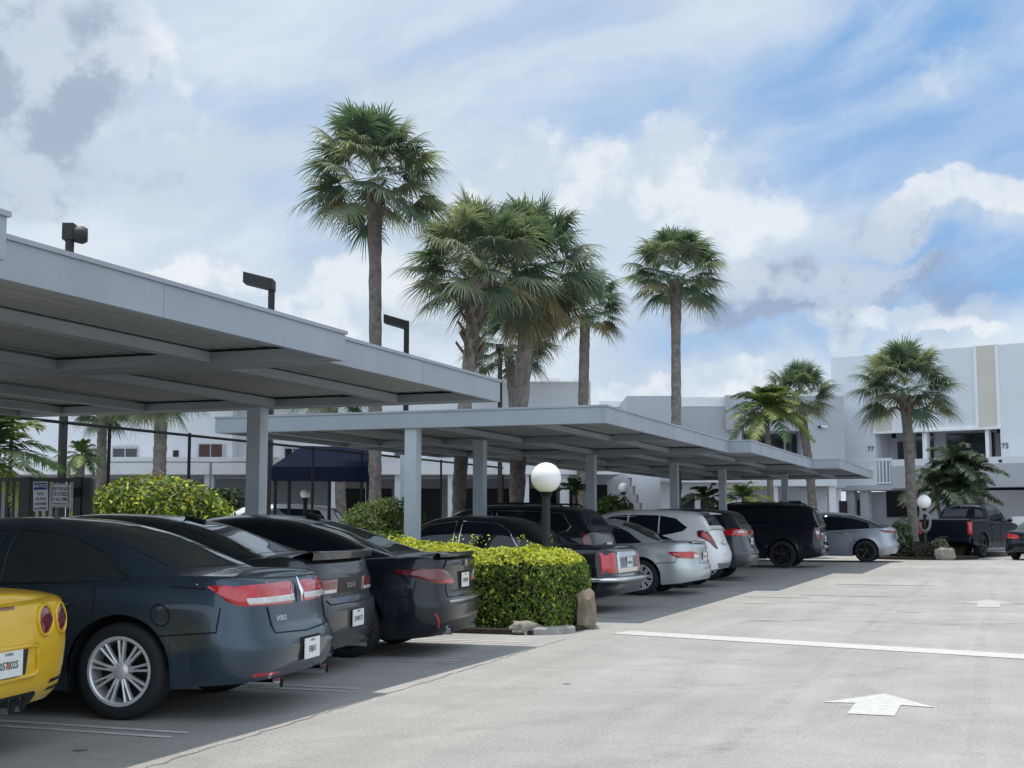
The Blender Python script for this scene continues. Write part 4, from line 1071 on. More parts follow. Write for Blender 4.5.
# low white planter wall beside the truck
lw=MB()
lbox(lw,1012,1075,57,.3,0,1.55)
tag(lw.build('garden_wall',M['white_wall']),'low white garden wall behind the pickup at the right edge','wall')

# ------------------------------------------------------------------ awning
aw=empty('awning',(0,0,0),0,'navy canvas awning on thin posts in front of the white wing','awning')
f0=33.0
def ap(c,row,f): return (*at(c,f),zz(row,f))
b=MB()
pts=[ap(272,481,f0),ap(372,482.5,f0),ap(372,448,f0+2.2),ap(303,446,f0+2.2),ap(271,467,f0),ap(372,467,f0),ap(272,480,f0+4.4),ap(372,480,f0+4.4)]
b.add(pts,[(0,1,5,4),(4,5,2,3),(6,3,2,7),(0,4,3,6),(1,7,2,5)])
b.build('canopy',M['awning'],aw)
for c in (276,290,330,368): 
    b=MB(); x,y=at(c,f0+.1); b.tube([(x,y,0),(x,y,zz(468,f0))],.045,8); b.build('post',M['black_metal'],aw)

# ------------------------------------------------------------------ tennis court fence
fe=empty('chain_link_fence',(-15,0,0),0,'tall black chain link fence with thin posts behind the carports','fence')
y0,y1=9.5,45.9; b=MB(); b.add([(0,y0,.1),(0,y1,.1),(0,y1,3.05),(0,y0,3.05)],[(0,1,2,3)]); b.build('wire_mesh',M['chain'],fe)
b=MB()
b.tube([(0,y0,3.07),(0,y1,3.07)],.03,6); b.build('top_rail',M['black_metal'],fe)
y=9.5+2.2
ys=[19.7+2.5*k for k in range(-4,11)]
for y in ys:
    b=MB(); b.tube([(0,y,0),(0,y,3.12)],.032,8); b.build('fence_post',M['black_metal'],fe)
fe2=empty('chain_link_fence',(0,0,0),0,'far chain link fence with a level top rail across the court','fence')
b=MB(); q0,q1=at(60,41),at(262,41); b.tube([(*q0,3.2),(*q1,3.2)],.03,6); b.build('top_rail',M['gray_metal'],fe2)
b=MB(); b.add([(*q0,.05),(*q1,.05),(*q1,3.18),(*q0,3.18)],[(0,1,2,3)]); b.build('wire_mesh',M['chain'],fe2)
for c in (60,107,160,211,262):
    b=MB(); x,y=at(c,41); b.tube([(x,y,0),(x,y,3.2)],.04,6); b.build('fence_post',M['gray_metal'],fe2)

# ------------------------------------------------------------------ gate with two notices
G=16.5
gt=empty('picket_gate',(0,0,0),0,'dark picket gate in its fence at the left edge','gate')
b=MB(); zt_=zz(478,G)
for k in range(-14,12):
    l=(0-512)/F*G+k*.085; b.box(l,l+.03,G,G+.03,.08,zt_-.05,0,lambda v:(*lv(v[0],v[1]),v[2]))
b.build('picket',M['gate'],gt)
b=MB(); l0=(-100-512)/F*G; l1=(92-512)/F*G
for z in (zt_-.05,.25): b.box(l0,l1,G-.012,G+.042,z,z+.05,0,lambda v:(*lv(v[0],v[1]),v[2]))
b.build('rail',M['gate'],gt)
for c0,c1 in ((22,31),(75,82),(84,92)):
    b=MB(); lbox(b,c0,c1,G-.03,.11,0,zz(477 if c0<80 else 479,G)); b.build('gate_post',M['gate'],gt)
b=MB(); lbox(b,75,82,G-.07,.035,zz(497,G),zz(488,G)); b.build('latch',M['black_metal'],gt)
def notice(c0,c1,r0,r1,label,lines,header=None,tilt=0):
    f=G-.05; w_=(c1-c0)/F*f; h_=(r1-r0)/F*f; col=(c0+c1)/2; x,y=at(col,f)
    root=empty('notice_sign',(x,y,zz((r0+r1)/2,f)),YAW,label,'sign')
    root.rotation_euler=(0,tilt,YAW)
    b=MB(); b.box(-w_/2,w_/2,-.004,.004,-h_/2,h_/2); b.build('panel',M['sign_white'],root)
    if header:
        b=MB(); b.box(-w_/2+.01,w_/2-.01,-.008,-.0045,h_/2-.10,h_/2-.012); b.build('header',M['sign_blue'],root)
        vs,fs=text_mesh(header,.055,.001); b=MB(); b.add([(u*.75,-.0095,v+h_/2-.055) for u,v,_ in vs],fs); b.build('header_lettering',M['sign_white'],root)
    b=MB()
    for txt,zc,sz in lines:
        vs,fs=text_mesh(txt,sz,.0012); mw=max(abs(u) for u,_,_ in vs); k=min(1,(w_/2-.012)/mw)
        b.add([(u*k,-.0065,v+zc*h_) for u,v,_ in vs],fs)
    b.build('lettering',M['sign_ink'],root)
    if not header:
        b=MB()
        for a in ((-w_/2+.008,w_/2-.008,-h_/2+.008,-h_/2+.014),(-w_/2+.008,w_/2-.008,h_/2-.014,h_/2-.008),(-w_/2+.008,-w_/2+.014,-h_/2+.0142,h_/2-.0142),(w_/2-.014,w_/2-.008,-h_/2+.0142,h_/2-.0142)): b.box(a[0],a[1],-.0062,-.0045,a[2],a[3])
        b.build('border',M['sign_ink'],root)
notice(35,49.5,482,511,'narrow white notice with a blue header on the dark gate',[('NO',.08,.055),('GLASS',-.09,.05),('CONTAINERS',-.26,.05),('ALLOWED',-.42,.045)],'NOTICE',rad(-2))
notice(52.5,71,484,507.5,'wider white gate notice with a thin dark border',[('KEEP THIS GATE',.28,.06),('CLOSED',.06,.065),('AT ALL TIMES',-.16,.06),('THANK YOU',-.35,.03)],None,rad(1))

# ------------------------------------------------------------------ lamps
def globe_lamp(x,y,zc,r,label,pole='bronze_metal'):
    root=empty('globe_lamp',(x,y,0),0,label,'lamp','white globe lamps')
    b=MB(); sphere(b,(0,0,zc),r,32,20); b.build('globe',M['globe'],root,smooth=180)
    b=MB(); b.tube([(0,0,0),(0,0,zc-r-.02)],.055,12); b.build('pole',M[pole],root,smooth=40)
    b=MB(); b.tube([(0,0,zc-r-.05),(0,0,zc-r+.035)],[.075,.085],14); b.build('collar',M['black_metal'],root,smooth=40)
    return root
x,y=at(546,18.2); globe_lamp(x,y,zz(478,18.2),15.2/F*18.2,'largest white globe lamp, rising from the clipped hedge')
x,y=at(623,41); globe_lamp(x,y,zz(488,41),5/F*41,'small white globe lamp by the arch between two carport posts','gray_metal')
x,y=at(306,35.5); globe_lamp(x,y,zz(494,35.5),5/F*35.5,'small white globe lamp under the navy awning beside the white wagon','black_metal')
x,y=at(922.5,47.5); gl=globe_lamp(x,y,zz(502,47.5),6.8/F*47.5,'white globe lamp at the palm island, over a coiled hose')
h=MB()
for k in range(4):
    r=.30-.02*k
    h.tube([(x+(r*math.cos(a))*CY*.75, y+(r*math.cos(a))*SY*.75-.10-.03*k, zz(522,47.5)+r*1.25*math.sin(a)) for a in [2*PI*i/24 for i in range(25)]],.022,6)
tag(h.build('garden_hose',M['gray_metal'],None,smooth=60),'coiled garden hose hung on the lamp pole at the palm island','hose')

def court_light(col,f,row_top,rowpole,label,kind):
    x,y=at(col,f); root=empty('court_light',(x,y,0),YAW,label,'light pole','tennis court light poles')
    zt_=zz(row_top,f)
    b=MB(); b.tube([(0,0,0),(0,0,zz(rowpole,f))],.075,10); b.build('pole',M['bronze_metal'],root,smooth=40)
    return root,zt_
r,z=court_light(62.5,22.6,219,236,'court flood light seen from behind with a round housing','flood')
b=MB(); b.box(-.11,.08,-.1,.1,z-.31,z-.02); b.build('lamp_head',M['bronze_metal'],r)
b=MB(); b.tube([(.10,0,z-.21),(.22,0,z-.22),(.30,.02,z-.22)],[.14,.16,.12],16); b.build('housing',M['bronze_metal'],r,smooth=40)
r,z=court_light(268.5,29,275,286,'court light with its long box head tilted up to the left','box')
b=MB()
def tl(v,a=rad(14),z0=z-.18): 
    return (v[0]*math.cos(a)+v[2]*math.sin(a)*0-.0, v[1], z0-v[0]*math.sin(a)+v[2])
b.box(-.62,.06,-.2,.2,-.12,.12,0,tl); b.build('lamp_head',M['bronze_metal'],r)
b=MB(); b.box(-.06,.06,-.06,.06,z-.32,z-.12); b.build('bracket',M['bronze_metal'],r)
r,z=court_light(405.5,35,317,320,'court light on a slim pole between two palms with head to the left','box')
b=MB(); z0=z-.2
b.box(-.60,.06,-.18,.18,-.11,.11,0,lambda v:(v[0],v[1],z0-v[0]*math.sin(rad(17))+v[2])); b.build('lamp_head',M['bronze_metal'],r)
r,z=court_light(500,41.5,346,352,'court light seen end on between two palm trunks','box')
b=MB(); b.box(-.13,.13,-.5,.3,z-.12,z+.02); b.build('lamp_head',M['bronze_metal'],r)
# ------------------------------------------------------------------ plants
def fan_leaf(mb,r,base,d,lp,rb,mi,droop):
    """costapalmate fan: petiole along d from base, then a folded fan of narrow blades"""
    d=d.normalized(); up=Vector((0,0,1))
    side=d.cross(up)
    if side.length<.05: side=Vector((math.cos(r.uniform(0,6)),math.sin(r.uniform(0,6)),0))
    side.normalize(); nrm=side.cross(d).normalized()
    roll=r.uniform(-.5,.5); s2=side*math.cos(roll)+nrm*math.sin(roll); n2=nrm*math.cos(roll)-side*math.sin(roll)
    def G(p):
        q=p-base; l=math.hypot(q.x,q.y); t=q.length
        return (p.x,p.y,p.z-droop*t*t)
    tip=base+d*lp
    w=.016
    mb.add([G(base-s2*w),G(base+s2*w),G(base+d*lp*.5+s2*w),G(base+d*lp*.5-s2*w),G(tip+s2*w),G(tip-s2*w)],[(0,1,2,3),(3,2,4,5)],mi)
    n=40
    for k in range(n):
        u=-1+2*k/(n-1); a=u*2.1+r.uniform(-.03,.03)
        L=rb*(1-.30*abs(u)**2)*r.uniform(.80,1.12)
        fold=.20*abs(u)*rb
        dirv=d*math.cos(a)+s2*math.sin(a)
        org=tip+d*(rb*.16*(1-abs(u)))
        pv=(-d*math.sin(a)+s2*math.cos(a))
        pts=[]
        tipdroop=(r.uniform(.06,.34)+.35*max(0,d.z)*(1-d.z)*2)*rb
        for t,wd in ((.05,.012),(.36,.024),(.70,.014),(1.0,.001)):
            c=org+dirv*(L*t)-n2*(fold*t*.8)+n2*.06*rb*(t*(1-t))*(1 if k%2 else -1)*.3
            c=c+Vector((0,0,-tipdroop*t**3))
            wv=pv*wd*rb*1.15
            pts.append((c-wv,c+wv))
        b=len(mb.v)
        for p,q in pts: mb.v.append(G(p)); mb.v.append(G(q))
        for i in range(3): mb.f.append((b+2*i,b+2*i+1,b+2*i+3,b+2*i+2)); mb.m.append(mi)
def fan_crown(seed,R,n=40,skirt=.25,low=-55,dry=.05,ball=1.0):
    r=random.Random(seed); mb=MB(); ga=PI*(3-math.sqrt(5))
    for i in range(n):
        t=(i+.5)/n
        el=rad(84-(84-low)*t**.92)+r.uniform(-.22,.22); az=i*ga+r.uniform(-.25,.25)
        d=Vector((math.cos(az)*math.cos(el),math.sin(az)*math.cos(el),math.sin(el)))
        lp=R*r.uniform(.40,.66)*(1 if t>.25 else .68+1.28*t); rb=R*r.uniform(.36,.46)
        base=Vector((0,0,-.25*t*R*.6))+Vector((d.x,d.y,0))*.08
        mi=0 if r.random()<.62 else 1
        if t>.86 and r.random()<dry*4: mi=2
        fan_leaf(mb,r,base,d,lp,rb,mi,(.03+.08*t)/R)
    for i in range(int(n*skirt*.3)):
        az=r.uniform(0,6.28); d=Vector((math.cos(az)*.45,math.sin(az)*.45,-.9))
        fan_leaf(mb,r,Vector((0,0,-.3*R)),d,R*.35,R*.42,2,.05)
    return mb
def feather(mb,r,base,az,el,L,mi,ll=.52,droop=.5,n=34):
    d=Vector((math.cos(az)*math.cos(el),math.sin(az)*math.cos(el),math.sin(el)))
    pts=[]
    for k in range(11):
        t=k/10; p=base+d*(L*t)+Vector((0,0,-droop*L*t*t)); pts.append(p)
    for k in range(10):
        a,b=pts[k],pts[k+1]; w=.018*(1-k/11); s=Vector((-math.sin(az),math.cos(az),0))*w
        mb.add([tuple(a-s),tuple(a+s),tuple(b+s),tuple(b-s)],[(0,1,2,3)],mi)
    for k in range(n):
        t=.12+.88*k/n; i=min(9,int(t*10)); u=t*10-i
        p=pts[i].lerp(pts[i+1],u); tg=(pts[i+1]-pts[i]).normalized()
        for sg in (1,-1):
            s=Vector((-math.sin(az),math.cos(az),0))*sg
            dv=(s*.8+tg*.55+Vector((0,0,r.uniform(-.15,.3)))).normalized()
            l=ll*L*.55*(math.sin(PI*min(1,t*.85+.12))**.7)*r.uniform(.85,1.1)
            w=tg*.026*max(.6,L/1.8)
            m_=p+dv*l*.5+Vector((0,0,-.05*l)); e=p+dv*l+Vector((0,0,-.30*l))
            mb.add([tuple(p-w),tuple(p+w),tuple(m_+w*1.1),tuple(m_-w*1.1),tuple(e)],[(0,1,2,3),(3,2,4)],mi)
def trunk_mesh(pts,rad_f,seed,boots=None):
    r=random.Random(seed); mb=MB(); rows=[]; n=14; N=46
    P=[Vector(p) for p in pts]
    def q(t):
        k=t*(len(P)-1); i=min(len(P)-2,int(k)); return P[i].lerp(P[i+1],k-i)
    for j in range(N+1):
        t=j/N; p=q(t); rr=rad_f(t)*(1+.035*math.sin(j*1.9+seed)+r.uniform(-.03,.03))
        rows.append([(p.x+rr*(1+r.uniform(-.05,.05))*math.cos(2*PI*k/n),p.y+rr*(1+r.uniform(-.05,.05))*math.sin(2*PI*k/n),p.z) for k in range(n)])
    mb.grid(rows,0,closed=True)
    if boots:
        t0,nb,bl=boots; top=q(1)
        for k in range(nb):
            t=t0+(1-t0)*k/nb; p=q(t); a=k*2.4; rr=rad_f(t); o=Vector((math.cos(a),math.sin(a),0)); s=Vector((-math.sin(a),math.cos(a),0))
            b0=p+o*rr*.8; e=p+o*(rr+bl*.55)+Vector((0,0,bl*.9))
            mb.add([tuple(b0-s*.07),tuple(b0+s*.07),tuple(e+s*.04),tuple(e-s*.04),tuple(b0-Vector((0,0,.10))),tuple(e+o*.03-Vector((0,0,.05)))],[(0,1,2,3),(4,1,2,5),(0,4,5,3)],1)
    return mb
def palm(col,row,f,Rpx,base,label,seed,tr=.17,n=40,low=-55,skirt=.0,boots=None,bulge=0,group='cabbage palms',dry=.05,tilt=0):
    """col,row = picture position of the crown centre, base = column where the trunk meets the ground"""
    x,y=at(col,f); zc=zz(row,f); R=Rpx/F*f; bx,by=at(base,f)
    root=empty('palm_tree',(bx,by,0),0,label,'palm tree',group)
    top=(x-bx,y-by,zc-.24*R); mid=((x-bx)*.35,(y-by)*.35,zc*.5)
    rf=lambda t: tr*(1.25-.45*min(1,t*4) if t<.25 else (.98-.08*t)) + bulge*max(0,(t-.80)/.2)**1.0
    tm=trunk_mesh([(0,0,-.05),mid,top],rf,seed,boots); tm.build('trunk',[M['trunk'],M['boot']],root,smooth=45)
    cm=fan_crown(seed,R*1.02,int(n*1.6),skirt,low+26,dry); o=cm.build('crown',[M['palm1'],M['palm2'],M['palm3']],root); o.location=(x-bx,y-by,zc); o.rotation_euler=(0,tilt,seed*.7)
    return root
palm(372,163,33,83,376,'tallest slim palm with a loose round crown, left of the group',11,.175,46,-62,boots=(.95,14,.22),bulge=.05)
palm(478,256,29,84,455,'thick leaning palm with rough boots below a dense crown',12,.165,46,-52,boots=(.70,34,.30),bulge=.10)
palm(530,256,31,80,514,'bushy palm with a drooping skirt of tan fronds at the centre of the group',13,.20,50,-70,skirt=.45,dry=.10)
palm(586,302,42,47,581,'small palm at the right of the palm group, dark thin trunk',14,.18,36,-60)
palm(508,333,42.8,56,524,'lower palm half hidden behind the trunks of the palm group',15,.18,38,-62)
palm(678,264,40,56,676,'slender lone palm rising above the middle of the far carport',16,.16,42,-62,boots=(.94,14,.2),bulge=.05)
palm(801,392,55,42,814,'leaning palm with its crown against the pale wing',17,.20,38,-55)
palm(907,382,49,56,911,'palm on the island beside the globe lamp, crown against the white block',18,.20,44,-58,skirt=.0,boots=(.86,16,.25),bulge=.08,dry=.02)
palm(268,352,42,52,268,'distant palm whose tip shows above the near carport roof',19,.18,34,-60)
palm(160,378,36,52,160,'palm behind the fence with its crown hidden by the near carport roof',20,.19,36,-70)
palm(101,400,38,38,103,'short slim palm left of the black fence post, under the carport roof',21,.15,30,-70)
palm(330,380,40,46,345,'palm hidden behind the near carport roof, fronds hanging beside the post',23,.17,30,-70)
# feather palms
def featherpalm(col,row,f,Rpx,base,label,seed,n=22,cat='palm tree',tr=.12,mats=None,stems=1,spread=0.0,el=(85,-10),droop=.55):
    r=random.Random(seed); x,y=at(col,f); zc=zz(row,f); R=Rpx/F*f; bx,by=at(base,f)
    root=empty('feather_palm',(bx,by,0),0,label,cat)
    t=MB(); cr=MB()
    for s in range(stems):
        dx,dy=(r.uniform(-spread,spread),r.uniform(-spread,spread)) if stems>1 else (0,0)
        hz=zc*(r.uniform(.6,1.0) if stems>1 else 1)
        q=trunk_mesh([(dx*.3,dy*.3,-.05),((x-bx)*.4+dx*.7,(y-by)*.4+dy*.7,hz*.5),(x-bx+dx,y-by+dy,hz)],lambda t:tr*(1.1-.35*t),seed+s); 
        b=len(t.v); t.v+=q.v; t.f+=[tuple(i+b for i in ff) for ff in q.f]; t.m+=q.m
        for k in range(n):
            u=(k+.5)/n; e=rad(el[0]+(el[1]-el[0])*u)+r.uniform(-.15,.15)
            feather(cr,r,Vector((x-bx+dx,y-by+dy,hz)),k*2.4+r.uniform(-.3,.3),e,R*r.uniform(.9,1.15),0 if r.random()<.7 else 1,droop=droop)
    t.build('trunk',[M['trunk'] if stems==1 else M['crownshaft'],M['boot']],root,smooth=45); cr.build('crown',mats or [M['palmf'],M['palmf2']],root)
    return root
featherpalm(767,410,50,49,771,'feathery palm with arching bright fronds left of the leaning palm',31,32,tr=.13,mats=[M['palmf2'],M['palmf']])
featherpalm(950,460,53,42,953,'dark clump of feathery palms behind the pickup truck',32,13,stems=8,spread=.8,tr=.09,mats=[M['areca'],M['areca']])
featherpalm(-14,458,18.5,92,-16,'feathery palm fronds reaching in from the left edge over the gate',33,22,tr=.10,el=(80,-15))
featherpalm(706,500,46,32,706,'young feathery palm under the far carport left of a post',34,14,tr=.06,el=(80,5))
featherpalm(742,500,47,36,742,'young feathery palm beside the doors under the far carport',35,14,tr=.06,el=(80,5))
featherpalm(574,492,34,26,574,'small spiky palm between globe lamp and carport post',36,12,tr=.05,el=(85,20))
featherpalm(82,455,36,30,84,'pale bushy palm behind the fence left of the slim palm',37,18,tr=.1,mats=[M['shrub'],M['palmf2']],el=(80,-40))

# leafy hedges and bushes
def leaf(mb,p,nrm,s,r,mi):
    t=Vector((r.uniform(-1,1),r.uniform(-1,1),r.uniform(-1,1)))
    n=(nrm+t*.75).normalized(); a=n.cross(Vector((r.uniform(-1,1),r.uniform(-1,1),r.uniform(-1,1)))).normalized(); b=n.cross(a)
    k=n*(s*.18)
    mb.add([tuple(p-a*s),tuple(p-b*s*.48+k),tuple(p+a*s),tuple(p+b*s*.48+k)],[(0,1,2),(0,2,3)],mi)
def ellip_bush(name,label,cat,col,f,rx,ry,z0,zh,n,ls,mats,seed,probs=(.55,.25,.2),group=None,flowers=0,flat=1.0,rz=0):
    r=random.Random(seed); x,y=at(col,f); root=empty(name,(x,y,0),rz,label,cat,group); mb=MB(); core=MB()
    lump=[(Vector((r.gauss(0,1),r.gauss(0,1),r.gauss(0,1))).normalized(),r.uniform(.0,.16)) for _ in range(16)]
    def surf(d):
        k=1.0
        for c,a in lump: k+=a*max(0,d.dot(c))**6
        return k*.92
    for i in range(n):
        d=Vector((r.gauss(0,1),r.gauss(0,1),abs(r.gauss(0,1))*1.0)).normalized()
        k=surf(d)*r.uniform(.80,1.03)
        q=abs(d.z)**flat
        p=Vector((d.x*rx*k,d.y*ry*k,z0+q*(zh-z0)*k if d.z>=0 else z0))
        u=r.random(); mi=0 if u<probs[0] else (1 if u<probs[0]+probs[1] else 2)
        leaf(mb,p,d,ls*r.uniform(.7,1.25),r,mi)
    mb.build('foliage',mats,root)
    if flowers:
        fb=MB()
        for i in range(flowers):
            d=Vector((r.gauss(0,1),r.gauss(0,1),abs(r.gauss(0,1)))).normalized(); k=surf(d)*1.02
            p=Vector((d.x*rx*k,d.y*ry*k,z0+d.z*(zh-z0)*k))
            for _ in range(9): leaf(fb,p+Vector((r.gauss(0,.05),r.gauss(0,.05),r.gauss(0,.04))),d,ls*.55,r,0)
        fb.build('flowers',M['ixora'],root)
    rows=[]
    for j in range(7):
        t=PI/2*j/6; rows.append([(rx*.78*math.cos(t)*math.cos(2*PI*k/16),ry*.78*math.cos(t)*math.sin(2*PI*k/16),z0+(zh-z0)*.78*math.sin(t)) for k in range(16)])
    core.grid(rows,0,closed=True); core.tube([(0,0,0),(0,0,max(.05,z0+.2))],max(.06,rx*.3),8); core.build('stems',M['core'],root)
    return root
def box_hedge(label,x0,x1,y0,y1,zh,n,ls,seed,ztilt=0.0,round_=.28,mats=None,probs=(.78,.09,.13),topmore=True):
    r=random.Random(seed); cx,cy=(x0+x1)/2,(y0+y1)/2; root=empty('clipped_hedge',(cx,cy,0),0,label,'hedge','clipped hedges')
    hx,hy=(x1-x0)/2,(y1-y0)/2; mb=MB()
    def sdf_pt():
        # random point on box surface, weights by area, then rounded
        A=[2*hy*zh,2*hy*zh,2*hx*zh,2*hx*zh,4*hx*hy]
        u=r.random()*sum(A); i=0
        while u>A[i]: u-=A[i]; i+=1
        a,b=r.uniform(-1,1),r.uniform(0,1)
        if i==0: p=Vector((hx,a*hy,b*zh))
        elif i==1: p=Vector((-hx,a*hy,b*zh))
        elif i==2: p=Vector((a*hx,hy,b*zh))
        elif i==3: p=Vector((a*hx,-hy,b*zh))
        else: p=Vector((a*hx,r.uniform(-1,1)*hy,zh))
        R=round_
        q=Vector((max(-hx+R,min(hx-R,p.x)),max(-hy+R,min(hy-R,p.y)),min(zh-R,max(p.z,0))))
        d=p-q
        nn=d.normalized() if d.length>1e-6 else Vector((0,0,1))
        return q+nn*R,nn
    for i in range(n):
        p,nn=sdf_pt()
        w=noise.noise(Vector((p.x*1.5,p.y*1.5,p.z*1.8+seed)))*.09+noise.noise(Vector((p.x*5,p.y*5,p.z*5+seed)))*.05
        p=p+nn*(w-abs(r.gauss(0,.045)))
        p.z*=1+ztilt*(-p.x/hx)*.5
        u=r.random(); pr=list(probs)
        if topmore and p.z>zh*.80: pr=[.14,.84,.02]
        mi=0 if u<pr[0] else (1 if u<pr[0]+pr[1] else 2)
        leaf(mb,p,nn,ls*r.uniform(.7,1.3),r,mi)
    for i in range(14):   # stray shoots above the clipped top
        p=Vector((r.uniform(-hx,hx)*.9,r.uniform(-hy,hy)*.9,zh))
        for k in range(6): leaf(mb,p+Vector((r.gauss(0,.03),r.gauss(0,.03),.02+.025*k)),Vector((0,0,1)),ls*.9,r,1)
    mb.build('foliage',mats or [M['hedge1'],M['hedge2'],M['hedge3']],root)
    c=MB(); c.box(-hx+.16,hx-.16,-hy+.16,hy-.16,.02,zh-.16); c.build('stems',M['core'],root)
    return root
# island bed and kerb
isl=MB(); prism(isl,[(-11.4,15.35),(-5.5,15.55),(-5.22,15.9),(-5.12,16.6),(-5.2,17.3),(-5.6,17.75),(-11.4,17.9)],0.002,.06)
tag(isl.build('planting_bed',M['mulch']),'mulch bed under the clipped hedge',kind='structure')
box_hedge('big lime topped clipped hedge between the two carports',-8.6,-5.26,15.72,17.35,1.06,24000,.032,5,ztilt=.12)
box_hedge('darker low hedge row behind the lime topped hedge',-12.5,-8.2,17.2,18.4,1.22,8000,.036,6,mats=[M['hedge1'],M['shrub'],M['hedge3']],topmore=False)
def rock_obj(name,x,y,s,h,m,label,seed,rz=0):
    r=random.Random(seed); b=MB(); rows=[]
    for j in range(13):
        t=-PI/2+PI*j/12
        row=[]
        for k in range(18):
            a=2*PI*k/18; d=Vector((math.cos(t)*math.cos(a),math.cos(t)*math.sin(a),math.sin(t)))
            q=1+.32*noise.noise(d*1.7+Vector((seed,0,0)))+.14*noise.noise(d*4.5+Vector((0,seed,0)))
            e=.72
            row.append(tuple(math.copysign(abs(c)**e,c)*q*w for c,w in zip(d,(s[0],s[1],h/2))))
        rows.append(row)
    b.grid(rows,0,closed=True)
    o=b.build(name,m,None,smooth=35); o.location=(x,y,h*.44); o.rotation_euler=(0,0,rz)
    return tag(o,label,'rock')
rock_obj('boulder',-5.18,16.75,(.13,.20),.52,M['rock'],'upright tan boulder at the corner of the clipped hedge',3)
kb=MB()
kp=[(-5.62,15.62),(-5.45,15.68),(-5.27,15.86),(-5.18,16.1)]
rows=[]
for i,(x,y) in enumerate(kp):
    q=kp[min(i+1,len(kp)-1)]; o=kp[max(i-1,0)]; d=Vector((q[0]-o[0],q[1]-o[1])).normalized(); nx,ny=d.y,-d.x
    rows.append([(x+nx*a,y+ny*a,z) for a,z in ((.09,0),(.09,.07),(.05,.095),(-.05,.095),(-.09,.07),(-.09,0))])
kb.grid(rows); n=len(kb.v); kb.f.append((0,1,2,3,4,5)); kb.m.append(0); kb.f.append((n-6,n-5,n-4,n-3,n-2,n-1)); kb.m.append(0)
tag(kb.build('kerb',M['kerb'],None,recalc=True),kind='structure')
rock_obj('stone',-5.62,15.66,(.19,.12),.17,M['rock_gray'],'small grey stone lying on the hedge corner kerb',8,.5)
# big flowering bush behind the near cars
HM=[M['hedge1'],M['hedge2'],M['hedge3']]
ellip_bush('flowering_bush','rounded lime bush with orange blossoms beside the picket gate','bush',160,19,1.30,1.1,.2,2.08,14000,.045,HM,41,(.58,.27,.15),flowers=70,flat=.42,rz=YAW)
ellip_bush('bush','green bush behind the roof of the blue black saloon','bush',378,27,1.05,.9,.2,1.92,7000,.045,[M['hedge1'],M['palmf2'],M['shrub']],42,(.5,.3,.2),flat=.6)
ellip_bush('bush','green bush left of the small globe lamp at the arch','bush',610,37,.75,.7,.3,2.15,2400,.07,[M['hedge1'],M['palmf2'],M['shrub']],43,(.5,.3,.2),flat=.6)
ellip_bush('bush','muted green hedge bush beside the near carport post','bush',228,40.5,.75,.6,.3,2.45,1800,.09,[M['shrub'],M['shrub'],M['hedge3']],44,flat=.5)
ellip_bush('bush','low grey green shrub between the hatchback and the globe lamp','bush',898,48.2,.5,.5,.1,1.35,1500,.06,[M['shrub'],M['palm2'],M['hedge3']],45,flat=.6)
ellip_bush('bush','purple leaved shrub at the foot of the island palm','bush',918,47.8,.8,.6,.05,.62,1800,.06,[M['purple'],M['hedge3'],M['shrub']],46,(.6,.25,.15),flat=.6)
ellip_bush('bush','pale spiky shrub above the coral rock','bush',937,47.4,.32,.3,.2,.78,700,.06,[M['palm2'],M['palm3'],M['shrub']],47,(.5,.3,.2),flat=.6)
isl=MB(); cx,cy=at(918,48.5)
prism(isl,[(cx+2.0*math.cos(a)*CY-1.7*math.sin(a)*SY,cy+2.0*math.cos(a)*SY+1.7*math.sin(a)*CY) for a in [2*PI*k/28 for k in range(28)]],.002,.10)
tag(isl.build('planting_bed',M['mulch']),'mulch bed of the palm island',kind='structure')
x,y=at(941,46.7); rock_obj('boulder',x,y,(.34,.28),.46,M['rock_gray'],'pale coral rock at the edge of the palm island',21)
x,y=at(973,50.5); st=MB(); 
gs=MB(); 
x0,y0=at(955,54.5); x1,y1=at(1060,54.5); x2,y2=at(1060,56.5); x3,y3=at(955,56.5)
prism(gs,[(x0,y0),(x1,y1),(x2,y2),(x3,y3)],.002,.06); tag(gs.build('lawn',M['grass']),kind='structure')
kk=MB(); prism(kk,[at(952,53.9),at(1060,53.9),at(1060,54.4),at(952,54.4)],.002,.12); tag(kk.build('kerb',M['kerb']),kind='structure')
# ------------------------------------------------------------------ light, sky, camera
w=bpy.data.worlds.new('World'); sc.world=w; w.use_nodes=True
nt=w.node_tree; N=nt.nodes; Lk=nt.links
for n in list(N): N.remove(n)
out=N.new('ShaderNodeOutputWorld'); bg=N.new('ShaderNodeBackground'); Lk.new(bg.outputs[0],out.inputs[0])
SUN=Vector((-.165,.05,1)).normalized()
sky=N.new('ShaderNodeTexSky'); sky.sky_type='NISHITA'; sky.sun_disc=False
sky.sun_elevation=math.asin(SUN.z); sky.sun_rotation=math.atan2(SUN.x,SUN.y)
sky.air_density=1.0; sky.dust_density=.6; sky.ozone_density=2.0
STR=.10
bg.inputs['Strength'].default_value=STR
tc=N.new('ShaderNodeTexCoord'); DIR=tc.outputs['Generated']
def V(*a): return a
def math_(op,a,b=None,c=None):
    n=N.new('ShaderNodeMath'); n.operation=op
    for i,v in enumerate((a,b,c)):
        if v is None: continue
        if isinstance(v,(int,float)): n.inputs[i].default_value=v
        else: Lk.new(v,n.inputs[i])
    return n.outputs[0]
def vmath(op,a,b):
    n=N.new('ShaderNodeVectorMath'); n.operation=op
    for i,v in enumerate((a,b)):
        if isinstance(v,tuple): n.inputs[i].default_value=v
        else: Lk.new(v,n.inputs[i])
    return n
